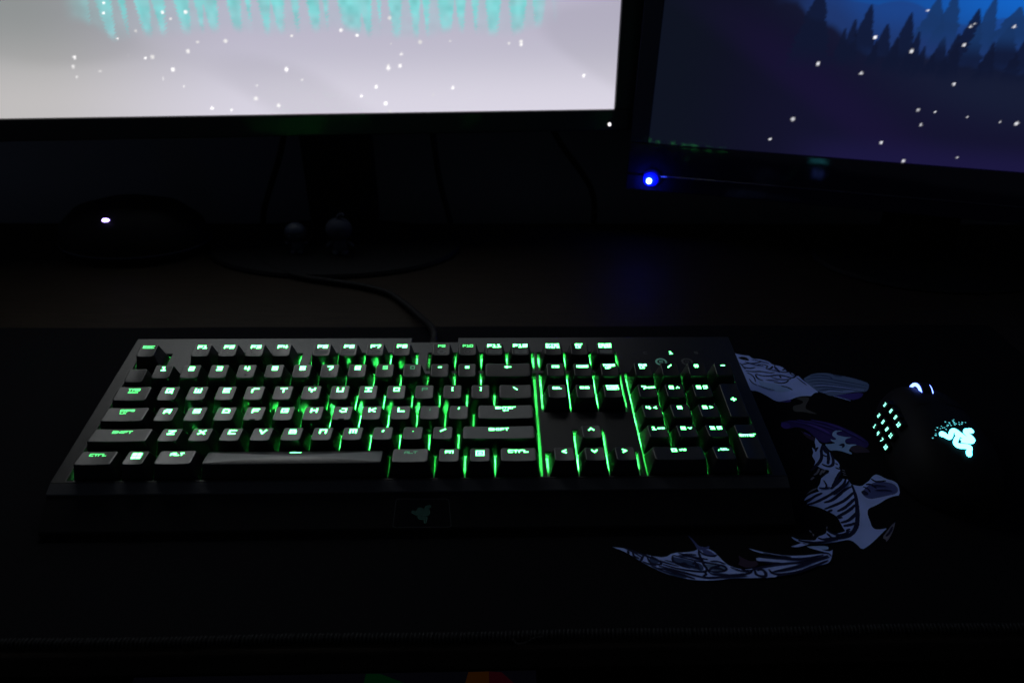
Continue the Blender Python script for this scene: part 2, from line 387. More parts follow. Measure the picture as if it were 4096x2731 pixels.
 ["p","white",0,[[71.7,-39.1],[81.8,-40.8],[87.0,-43.8],[92.3,-46.1],[101.1,-47.9],[106.5,-44.2],[114.6,-43.9],[120.6,-42.9],[122.5,-40.0],[126.0,-40.0],[130.4,-43.1],[132.4,-46.4],[134.5,-51.2],[137.0,-54.5],[142.4,-57.0],[147.5,-57.1],[151.3,-55.8],[159.5,-54.8],[170.6,-52.5],[153.8,-51.5],[154.2,-48.3],[162.3,-49.9],[176.8,-51.2],[188.7,-49.9],[171.8,-48.9],[163.3,-47.0],[156.0,-44.6],[151.2,-41.2],[156.4,-43.4],[163.7,-45.7],[171.8,-47.5],[180.9,-47.6],[191.7,-46.7],[196.9,-45.3],[191.3,-43.4],[187.5,-41.0],[192.6,-41.5],[196.2,-44.2],[200.1,-44.6],[201.7,-42.8],[199.4,-47.9],[196.4,-52.3],[192.8,-54.2],[188.5,-55.0],[176.7,-59.0],[167.3,-61.6],[157.9,-63.2],[144.5,-63.3],[136.2,-63.2],[127.5,-64.4],[119.2,-64.6],[112.7,-63.8],[105.9,-61.9],[98.8,-59.1],[93.4,-55.5],[87.4,-51.1],[82.6,-46.3],[77.5,-42.2]]],
 ["p","steel",0,[[105.9,-47.1],[111.2,-48.6],[119.6,-51.7],[121.9,-53.8],[121.4,-58.1],[114.1,-55.8],[107.9,-53.2],[105.1,-50.7]]],
 ["p","fin",0,[[122.6,-53.1],[130.5,-53.3],[134.5,-55.1],[133.8,-57.6],[129.2,-58.2],[125.1,-56.7]]],
 ["p","steel",0,[[92.1,-47.6],[96.3,-49.1],[97.6,-51.3],[93.4,-52.6],[91.5,-50.5]]],
 ["p","steel",0,[[99.2,-57.0],[105.8,-57.8],[111.5,-62.0],[109.0,-63.0],[101.8,-60.5]]],
 ["p","steel",0,[[124.2,-58.1],[131.6,-59.6],[138.4,-61.1],[129.4,-61.3]]],
 ["p","dusk",0,[[124.0,-41.1],[128.7,-43.0],[131.2,-46.4],[128.7,-47.5],[124.5,-45.9]]],
 ["p","plum",0,[[144.4,-46.6],[146.5,-49.2],[150.4,-51.5],[154.0,-50.8],[153.9,-54.7],[146.6,-56.4],[141.8,-53.5],[144.1,-51.4]]],
 ["l","navy",1.5,[[78.0,-39.6],[84.3,-43.0],[91.1,-46.6],[98.3,-50.6],[107.7,-54.3]]],
 ["l","navy",1.5,[[106.1,-46.0],[119.8,-50.9],[130.5,-53.3],[134.6,-54.8],[134.7,-57.6],[129.0,-58.9],[123.7,-57.8]]],
 ["l","navy",1.6,[[88.9,-46.1],[86.4,-50.4]]],
 ["l","navy",1.5,[[90.8,-45.4],[91.4,-51.2],[94.5,-52.7],[99.0,-52.7],[96.3,-49.1],[93.4,-46.5]]],
 ["l","navy",1.7,[[99.0,-52.7],[107.2,-56.4],[121.2,-58.9],[123.9,-57.1],[122.4,-53.8],[122.2,-50.3],[121.6,-45.9],[122.2,-42.2]]],
 ["l","navy",1.4,[[106.0,-46.4],[104.8,-50.0],[107.9,-53.2],[114.1,-55.8]]],
 ["l","navy",1.6,[[95.0,-55.5],[100.5,-56.3],[109.0,-60.6],[115.0,-63.5]]],
 ["l","navy",1.6,[[96.5,-53.8],[106.9,-57.8],[120.1,-62.9],[128.0,-62.7],[137.1,-61.8]]],
 ["l","navy",1.5,[[123.6,-58.1],[125.7,-60.9],[139.5,-61.2],[147.7,-59.9],[148.9,-57.8]]],
 ["l","navy",1.5,[[121.2,-58.8],[122.5,-60.2],[119.9,-61.5]]],
 ["l","navy",2.0,[[150.6,-57.9],[150.1,-61.3],[154.6,-62.8],[156.4,-60.8],[155.3,-57.2],[151.7,-57.9]]],
 ["l","navy",1.7,[[158.7,-57.3],[160.1,-61.5],[173.4,-60.4],[186.8,-55.0],[195.6,-51.5]]],
 ["l","navy",1.6,[[161.6,-58.8],[168.8,-57.5],[184.8,-52.8],[197.2,-49.0]]],
 ["l","navy",1.7,[[149.3,-56.8],[155.8,-55.8],[167.3,-53.6],[181.9,-52.7],[197.0,-47.9]]],
 ["l","navy",1.5,[[154.9,-51.5],[170.1,-54.0],[181.0,-52.0]]],
 ["l","navy",1.6,[[157.3,-47.6],[168.6,-50.0],[182.9,-50.2],[194.3,-47.5]]],
 ["l","navy",1.4,[[109.8,-44.6],[118.2,-48.0],[125.8,-49.6]]],
 ["l","navy",1.3,[[109.1,-52.9],[111.7,-51.5],[113.3,-54.4]]],
 ["l","navy",1.3,[[115.9,-53.0],[118.5,-51.6],[117.4,-55.9]]],
 ["l","navy",1.4,[[124.2,-57.8],[126.6,-55.3],[131.3,-54.7]]],
 ["l","navy",1.4,[[80.4,-42.2],[80.6,-44.8]]],
 ["l","navy",1.4,[[83.2,-42.7],[83.1,-46.7],[86.3,-48.2]]],
 ["l","navy",1.3,[[122.1,-42.9],[124.4,-46.3],[129.8,-47.5],[131.9,-46.1]]],
 ["p","dusk",0,[[118.3,-30.7],[120.9,-34.6],[122.7,-39.2],[125.8,-40.8],[129.6,-39.3],[128.5,-41.6],[124.2,-42.6],[121.4,-42.2],[120.7,-37.7]]],
 ["l","navy",1.1,[[210.3,157.5],[214.7,154.6],[219.1,151.7],[223.5,150.7]]],
 ["l","navy",1.1,[[216.5,160.3],[221.0,159.3],[225.5,156.9],[229.5,154.5]]],
 ["l","navy",1.1,[[205.5,155.6],[206.7,150.9],[207.4,146.2]]],
 ["l","navy",1.1,[[207.0,141.6],[209.8,138.9],[211.0,134.4],[210.0,128.2]]],
 ["l","navy",1.1,[[225.9,145.1],[231.1,145.1],[234.0,141.4]]],
 ["l","navy",1.2,[[233.3,151.6],[231.7,146.9],[234.2,145.1]]],
 ["l","navy",1.1,[[239.2,148.7],[240.5,145.0],[240.2,141.3]]],
 ["l","navy",1.1,[[242.1,142.2],[242.0,137.7],[244.6,137.6]]],
 ["l","navy",1.1,[[219.0,130.7],[225.2,130.7],[228.9,129.8]]],
 ["l","navy",1.0,[[210.2,123.8],[215.3,119.5],[221.5,116.8]]],
 ["l","navy",1.0,[[206.3,132.6],[206.7,127.3],[209.7,123.8]]],
 ["l","navy",1.0,[[244.8,134.0],[247.0,128.7],[249.1,123.4]]],
 ["l","navy",1.0,[[79.5,-40.7],[84.6,-44.5],[88.5,-48.2]]],
 ["l","navy",1.0,[[92.0,-53.7],[97.0,-56.9],[102.0,-59.8]]],
 ["l","navy",1.0,[[100.7,-49.9],[108.1,-52.2],[115.0,-54.4],[120.0,-56.6]]],
 ["l","navy",1.0,[[109.4,-46.4],[116.1,-47.3],[121.7,-50.3]]],
 ["l","navy",1.0,[[113.1,-45.4],[119.8,-46.2]]],
 ["l","navy",1.0,[[126.6,-51.1],[131.1,-51.1],[135.0,-53.4]]],
 ["l","navy",1.0,[[137.2,-55.5],[142.0,-58.4],[146.9,-58.9]]],
 ["l","navy",1.0,[[127.9,-63.0],[136.4,-62.5],[144.9,-61.9]]],
 ["l","navy",1.0,[[159.7,-59.4],[168.4,-58.5],[177.8,-56.2],[187.9,-52.1]]],
 ["l","navy",1.0,[[161.4,-62.6],[173.7,-59.7],[184.0,-56.3]]],
 ["l","navy",1.0,[[159.2,-45.4],[166.5,-47.7],[174.7,-48.8]]],
 ["l","navy",1.0,[[171.2,-50.7],[182.5,-51.3],[190.1,-49.4]]],
 ["l","navy",1.0,[[193.1,-46.0],[197.8,-46.1],[198.4,-48.7]]],
 ["l","navy",1.0,[[102.1,-59.1],[106.4,-59.9],[109.3,-61.7]]],
 ["l","navy",1.0,[[126.9,-56.1],[130.8,-56.5],[132.8,-57.2]]],
 ["l","navy",1.0,[[87.5,-50.7],[92.2,-53.0],[94.8,-53.7]]],
 ["l","navy",1.0,[[117.5,-50.9],[119.1,-53.8],[118.5,-57.3]]],
 ["l","navy",1.0,[[142.9,-57.4],[147.1,-58.5],[152.0,-57.2]]],
 ["l","navy",1.2,[[219.3,15.3],[219.6,10.6],[217.7,7.5]]],
 ["l","navy",1.2,[[236.4,15.1],[233.3,11.4],[227.7,6.8],[220.3,1.3]]],
 ["l","navy",1.2,[[213.5,8.1],[216.9,7.5],[221.0,8.5]]],
 ["l","navy",1.0,[[248.6,9.1],[253.5,10.1],[258.1,9.0]]],
 ["l","navy",1.0,[[248.9,5.0],[254.5,5.9],[259.8,4.8]]],
 ["l","navy",1.1,[[187.1,-36.8],[192.0,-38.2],[200.3,-37.5],[207.6,-36.3]]],
 ["l","navy",1.1,[[207.3,-33.6],[212.8,-31.9],[218.0,-29.3]]],
 ["l","navy",1.0,[[204.4,-29.1],[207.9,-32.3],[211.9,-32.4]]],
 ["l","violet",1.2,[[218.5,78.5],[226.1,76.6],[233.0,72.9],[238.4,67.6],[243.0,62.3]]],
 ["l","violet",1.2,[[225.0,79.6],[234.4,76.5],[242.3,71.6],[250.9,66.2]]],
 ["l","violet",1.2,[[235.6,79.5],[245.2,75.1],[253.8,68.5],[261.4,60.3]]],
 ["l","violet",1.2,[[213.5,74.9],[217.9,72.5]]],
 ["l","violet",1.2,[[256.0,65.0],[261.1,59.8],[264.5,54.1]]],
 ["l","violet",1.2,[[224.8,64.8],[228.4,60.8]]]]
LOGO = [[[-6.34,1.25],[-5.23,0.68],[-4.32,0.05],[-3.59,-0.39],[-3.0,0.28],[-2.64,1.78],[-1.99,2.78],[-1.15,2.95],[-0.31,2.01],[0.73,1.12],[2.03,0.23],[2.92,0.04]],[[4.91,4.65],[3.58,3.91],[2.44,3.74],[2.03,2.99],[2.87,1.85],[3.84,0.96],[3.96,-0.04],[2.94,-0.58],[1.29,-0.69],[-0.1,-0.87]],[[1.94,-5.93],[1.84,-4.26],[2.58,-3.28],[2.1,-2.6],[0.59,-2.76],[-1.18,-3.03],[-1.96,-2.35],[-1.84,-1.36],[-1.26,-0.36],[-0.68,0.63],[-0.95,1.89]]]
BADGE = [[196.98,0.35],[228.83,0.68],[230.76,18.01],[195.71,17.85],[213.09,9.47]]
STARL = [[-479.4,99.9],[-481.5,91.3],[-430.0,91.9],[-409.5,92.2],[-423.8,86.4],[-474.3,69.9],[-403.4,66.5],[-378.0,67.2],[-316.7,71.4],[-516.1,54.0],[-519.3,46.0],[-518.6,36.4],[-496.4,41.6],[-453.2,53.1],[-446.7,53.9],[-468.7,55.2],[-430.5,42.5],[-440.9,34.4],[-423.5,27.5],[-400.9,6.6],[-382.8,4.3],[-325.5,41.6],[-355.4,26.7],[-358.0,15.0],[-337.4,8.2],[-270.4,76.2],[-224.1,64.0],[-228.1,44.3],[-228.2,41.9],[-216.7,43.8],[-241.4,24.6],[-233.2,8.8],[-229.5,0.8],[-185.7,16.5],[-166.0,22.9],[-167.1,66.1],[-109.6,63.8],[-97.6,65.3],[-97.5,62.5],[-33.4,33.2],[-196.1,65.4],[-413.6,58.6],[-311.9,31.5],[-256.5,16.2],[-456.7,76.2],[-223.8,86.7],[-255.7,71.6],[-214.8,54.6]]
STARR = [[193.0,111.3],[226.8,101.1],[271.9,126.2],[269.2,123.6],[304.1,125.2],[268.8,108.4],[148.9,85.9],[188.6,79.6],[270.0,74.9],[246.3,50.2],[261.4,49.3],[289.6,46.5],[318.4,44.6],[119.2,13.1],[221.9,17.7],[292.1,9.1],[246.2,1.9],[136.6,33.9],[252.3,36.9],[332.5,44.0],[230.9,135.1]]
TREER = [[138.8,151.0,92.6,20.6],[183.6,138.5,94.9,13.7],[201.1,123.1,91.9,10.8],[218.6,132.8,85.5,14.7],[250.8,114.5,85.3,10.8],[272.0,138.5,86.9,18.6],[301.6,127.6,86.6,19.6],[236.8,106.5,84.3,4.9],[303.9,141.6,112.2,19.6],[250.6,151.6,113.2,12.7],[237.7,147.6,116.1,12.7],[282.5,149.3,107.6,11.8]]
WEDGE = [[-480.6,99.5],[-457.9,91.6],[-438.5,80.5],[-408.1,71.1],[-390.4,82.3],[-357.8,89.6],[-343.4,80.2],[-327.4,80.9],[-296.4,72.5],[-275.1,81.9],[-259.6,74.3],[-239.1,74.2],[-211.5,85.5],[-197.1,85.5],[-178.9,75.9],[-147.1,87.3],[-126.2,78.8],[-105.0,89.2],[-79.4,85.2],[-512.1,100.6],[-373.7,76.6],[-308.6,87.6]]
HILLR = [[-4.2,146.0],[13.3,135.5],[119.4,135.9],[133.4,123.7],[153.5,119.1],[176.5,101.5],[197.0,95.0],[233.9,97.0],[268.4,91.4],[324.3,87.2]]
DOTS = [[284.7,19.7],[287.1,21.2],[287.8,22.5],[288.9,25.2],[290.9,27.1],[292.2,25.8],[293.8,28.0],[293.9,26.4],[295.1,26.4],[295.3,24.8],[297.4,27.6],[298.5,28.6],[300.5,30.8],[300.4,29.5],[300.3,28.2],[304.0,32.7],[303.9,31.4],[303.4,30.1],[303.1,28.8],[304.4,29.8],[305.1,33.9],[307.3,31.3],[306.3,29.1],[308.2,29.7],[309.5,31.3],[298.4,31.8],[311.9,31.6]]


# ------------------------------------------------------------------ setting: wall, floor
b = MB()
b.box(-1600, 1700, 580, 600, -740, 900)
tag(b.build('wall', K['wall']), None, kind='structure')
b = MB()
b.box(-1600, 1700, -1400, 580, -760, -740)
tag(b.build('floor', K['floor']), None, kind='structure')

# ------------------------------------------------------------------ desk
desk = empty('desk', (0, 180, -740))
tag(desk, 'dark brown wooden desk that carries the monitors, keyboard and black mat', 'desk')
def dpart(name, boxes, m_, bev=0.0):
    b = MB()
    for q in boxes:
        b.box(*q)
    o = b.build(name, m_, desk, bevel=bev, loc=(0, -0.180, 0.740))
    return o
dpart('desk_top', [(-820, 900, -103.5, 460, -17, 0)], K['wood'], 2.0)
dpart('side_panel', [(-800, -775, -70, 440, -740, -17.2)], K['wood'], 1)
dpart('side_panel', [(855, 880, -70, 440, -740, -17.2)], K['wood'], 1)
dpart('back_panel', [(-774, 854, 400, 415, -500, -17.2)], K['wood'], 1)
dpart('lower_shelf', [(-774, 854, -230, 130, -172, -160)], K['wood'], 1)

# ------------------------------------------------------------------ mat with its printed artwork
matE = empty('desk_mat', (0, 60, 0))
tag(matE, 'large black cloth desk mat with a pale winged creature printed at its right', 'desk mat')
ML = (0, -0.060, 0)
b = MB()
N = 40
x0, x1, y0, y1 = -452, 452, -98.0, 217.5
def wavy(i, n, a, c):
    return a + (c - a) * i / n
rim = [(wavy(i, N, x0, x1), y0 + 0.5 * math.sin(i * 0.9) + 0.4 * math.sin(i * 2.3)) for i in range(N + 1)] + [(wavy(i, N, x1, x0), y1 + 0.5 * math.sin(i * 0.7)) for i in range(N + 1)]
b.rings([[(x, y, 0.3) for x, y in rim], [(x, y, 2.2) for x, y in rim],
         [(x * 0.9985, 60 + (y - 60) * 0.996, 2.95) for x, y in rim], [(x * 0.997, 60 + (y - 60) * 0.992, 3.0) for x, y in rim]])
b.build('mat_sheet', K['cloth'], matE, loc=ML)
b = MB()
for i in range(420):
    x = -450 + i * 2.14 + random.uniform(-0.25, 0.25)
    yy = y0 + 0.4 * math.sin(i * 0.086)
    h = random.uniform(2.9, 3.5)
    b.tube([(x, yy - 0.9, 0.8), (x + 0.1, yy - 0.6, h - 0.4), (x + 0.2, yy + 1.2, h + 0.1), (x + 0.5, yy + 3.2, 2.9)], 0.55, 5)
tag(b.build('edge_stitching', K['thread'], matE, smooth=True, loc=ML), None, kind='stuff')
b = MB()
b.tube(chaikin([(11, -98.5, 2.2), (14, -102.2, 2.0), (18.5, -102.0, 3.4), (22, -100.2, 4.6), (25, -99.6, 4.4), (27, -98.6, 3.4)]), 0.35, 6)
b.build('loose_thread', K['thread'], matE, smooth=True, loc=ML)

lay = {}
def zl(z):
    return lambda x, y: z
for i, (kind, col, w, pts) in enumerate(ART):
    z = 3.04 + 0.006 * i
    b = MB()
    if kind == 'p':
        P = chaikin(pts + [pts[0]], 1)[:-1]
        b.add([(x, y, z) for x, y in P], [tuple(range(len(P)))])
        o = b.build('printed_patch', PM[col], matE, loc=ML)
        bm = bmesh.new()
        bm.from_mesh(o.data)
        bmesh.ops.triangulate(bm, faces=bm.faces)
        for f in bm.faces:
            if f.normal.z < 0:
                f.normal_flip()
        bm.to_mesh(o.data)
        bm.free()
    else:
        P = [Vector(p) for p in chaikin(pts, 2)]
        n = len(P)
        L, R = [], []
        for j, p in enumerate(P):
            t = (P[min(j + 1, n - 1)] - P[max(j - 1, 0)]).normalized()
            q = Vector((-t.y, t.x))
            s = j / (n - 1)
            ww = w * 0.5 * (0.35 + 0.65 * min(1, 4 * s * (1 - s) + 0.1)) * (0.9 + 0.2 * random.random())
            L.append(p + q * ww)
            R.append(p - q * ww)
        b.add([(p.x, p.y, z) for p in L] + [(p.x, p.y, z) for p in R], [(n + j, n + j + 1, j + 1, j) for j in range(n - 1)])
        b.build('printed_line', PM[col], matE, loc=ML, recalc=False)

# ------------------------------------------------------------------ keyboard
U = 19.05
TILT = math.radians(6.5)
BASE = Vector((-40.0, 55.0, 3.0))
kb = empty('keyboard', BASE, (TILT, 0, 0))
tag(kb, 'black mechanical keyboard with green backlit keys on the desk mat', 'keyboard')
KO = Matrix.Rotation(-TILT, 3, 'X') @ (Vector((-253.6, 0, 33.0)) - BASE)
KL = tuple(c * MM for c in KO)
YF = [2.42, 21.30, 40.50, 59.97, 79.32, 103.35]
ZF = [1.05, 1.29, 0.08, 0.15, 2.68, 2.12]
YB = [14.94, 33.91, 54.03, 72.95, 91.49, 115.40]
ZB = [-0.76, -0.50, -0.96, 0.44, 3.96, 3.55]
Y0 = [0, U, 2 * U, 3 * U, 4 * U, 100.9]
ZP = -9.6      # top of the frame
ZI = -15.2     # switch plate

# frame with openings
openings = [(-2.6, 15 * U + 1.3, -0.9, 5 * U + 0.9),
            (-2.6, U + 1.2, 100.0, 120.4), (2 * U - 1.2, 6 * U + 1.2, 100.0, 120.4), (6.5 * U - 1.2, 10.5 * U + 1.2, 100.0, 120.4),
            (11 * U - 1.2, 15 * U + 1.3, 100.0, 120.4),
            (15.25 * U - 1.3, 18.25 * U + 1.2, 100.0, 120.4), (15.25 * U - 1.3, 18.25 * U + 1.2, 3 * U - 0.9, 5 * U + 0.9),
            (16.25 * U - 1.0, 17.25 * U + 1.0, U + 0.2, 2 * U + 0.9), (15.25 * U - 1.3, 18.25 * U + 1.2, -0.9, U + 0.2),
            (18.5 * U - 1.2, 22.5 * U + 1.2, -0.9, 5 * U + 0.9)]
CX0, CX1, CY0, CY1 = -11.6, 438.8, -2.6, 138.6
notch = (194.8, 230.0, 133.2, CY1 + 1)
xs = sorted(set([CX0, CX1, notch[0], notch[1]] + [v for q in openings for v in q[:2]]))
ys = sorted(set([CY0, CY1, notch[2]] + [v for q in openings for v in q[2:]]))
def solid(i, j):
    if i < 0 or j < 0 or i >= len(xs) - 1 or j >= len(ys) - 1:
        return False
    x = (xs[i] + xs[i + 1]) / 2
    y = (ys[j] + ys[j + 1]) / 2
    return not any(q[0] < x < q[1] and q[2] < y < q[3] for q in openings + [notch])
def frame_mesh(zt, zb):
    b = MB()
    idx = {}
    def vid(i, j, z):
        if (i, j, z) not in idx:
            idx[(i, j, z)] = len(b.v)
            b.v.append((xs[i], ys[j], z))
        return idx[(i, j, z)]
    for i in range(len(xs) - 1):
        for j in range(len(ys) - 1):
            if not solid(i, j):
                continue
            b.f.append((vid(i, j, zt), vid(i + 1, j, zt), vid(i + 1, j + 1, zt), vid(i, j + 1, zt)))
            b.f.append((vid(i, j, zb), vid(i, j + 1, zb), vid(i + 1, j + 1, zb), vid(i + 1, j, zb)))
            for di, dj, a, c in ((-1, 0, (i, j + 1), (i, j)), (1, 0, (i + 1, j), (i + 1, j + 1)), (0, -1, (i, j), (i + 1, j)), (0, 1, (i + 1, j + 1), (i, j + 1))):
                if not solid(i + di, j + dj):
                    b.f.append((vid(*a, zb), vid(*c, zb), vid(*c, zt), vid(*a, zt)))
    return b
frame_mesh(ZP, -16.2).build('top_frame', K['plate'], kb, loc=KL, bevel=0.45, seg=2)
b = MB()
b.box(-8, 434, -6, 126, ZI - 0.8, ZI)
b.build('switch_plate', K['inner'], kb, loc=KL)
# lower case: a prism from front lip to back
b = MB()
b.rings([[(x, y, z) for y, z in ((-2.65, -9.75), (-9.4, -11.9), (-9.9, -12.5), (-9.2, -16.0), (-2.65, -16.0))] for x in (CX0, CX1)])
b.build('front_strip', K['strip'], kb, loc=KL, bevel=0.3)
prof = [(-10.0, -12.6), (-10.1, -13.0), (-28.6, -22.4), (-29.3, -23.4), (-29.0, -26.2), (-20, -27.6), (137, -33.5), (138.0, -32.0), (138.0, -16.5), (132.5, -16.5), (132.5, -17.5), (-8, -17.5), (-9.0, -16.5)]
b = MB()
b.rings([[(x, y, z) for y, z in prof] for x in (CX0 + 0.4, CX1 - 0.4)])
b.build('lower_case', K['case'], kb, loc=KL, bevel=0.6)
# feet
for x in (20, 395):
    b = MB()
    b.hexa([(x, 118, -47.5), (x + 16, 118, -47.5), (x + 16, 122, -47.0), (x, 122, -47.0), (x, 114, -33), (x + 16, 114, -33), (x + 16, 118, -33.2), (x, 118, -33.2)])
    b.build('foot', K['case'], kb, loc=KL, bevel=0.5)
for x in (20, 395):
    b = MB()
    b.box(x, x + 22, -22, -12, -29.4, -27.2)
    b.build('rubber_foot', K['rubber'], kb, loc=KL)

# keycaps ---------------------------------------------------------------
def rrect(x0, x1, y0, y1, r, nc=3, ne=4):
    P = []
    for cx, cy, a0 in ((x1 - r, y0 + r, -90), (x1 - r, y1 - r, 0), (x0 + r, y1 - r, 90), (x0 + r, y0 + r, 180)):
        for k in range(nc + 1):
            a = math.radians(a0 + 90 * k / nc)
            P.append((cx + r * math.cos(a), cy + r * math.sin(a)))
        if a0 in (0, 180):        # straight run along the back / front edge
            tx0, ty = P[-1]
            tx1 = (x0 + r) if a0 == 0 else (x1 - r)
            for k in range(1, ne):
                P.append((tx0 + (tx1 - tx0) * k / ne, ty))
    return P

def cap_surface(hw, yf, zf, yb, zb, dish, hump=0.0):
    def z(x, y):
        t = (y - yf) / (yb - yf)
        e = max(-1.0, min(1.0, x / hw))
        return zf + (zb - zf) * t - dish * (1 - e * e) + hump * (1 - (2 * t - 1) ** 2)
    return z

def cap_mesh(w, depth, yf, zf, yb, zb, dish, hump=0.0, inset=3.6, top_r=1.5):
    """local coordinates: x about the middle of the key, y from the front of its cell"""
    hw = w / 2
    tw = hw - inset
    zs = cap_surface(tw, yf, zf, yb, zb, dish, hump)
    zc = (zf + zb) / 2
    def ring(gx, gyf, gyb, r, dz):
        P = rrect(-tw - gx, tw + gx, yf - gyf, yb + gyb, r)
        out = []
        for x, y in P:
            yy = max(yf, min(yb, y))
            out.append((x, y, zs(max(-tw, min(tw, x)), yy) + dz))
        return out
    base = [(x, y, -12.9) for x, y in rrect(-hw + 0.45, hw - 0.45, 0.45, depth - 0.45, 1.0)]
    low = [(x, y, -11.8) for x, y in rrect(-hw + 0.50, hw - 0.50, 0.50, depth - 0.50, 1.0)]
    b = MB()
    R = [base, low, ring(0.42, 0.25, 0.42, top_r + 0.3, -0.85), ring(0.22, 0.12, 0.22, top_r + 0.15, -0.28), ring(0, 0, 0, top_r, 0.0)]
    c = (0, (yf + yb) / 2)
    for s in (0.93, 0.65, 0.33):
        q = []
        for x, y, _ in ring(0, 0, 0, top_r, 0):
            xx, yy = c[0] + (x - c[0]) * s, c[1] + (y - c[1]) * s
            q.append((xx, yy, zs(xx, yy) + 0.02))
        R.append(q)
    b.rings(R, True, False)
    n = len(R[0])
    o = len(b.v) - n
    b.v.append((c[0], c[1], zs(*c) + 0.02))
    for j in range(n):
        b.f.append((o + j, o + (j + 1) % n, len(b.v) - 1))
    return b, zs

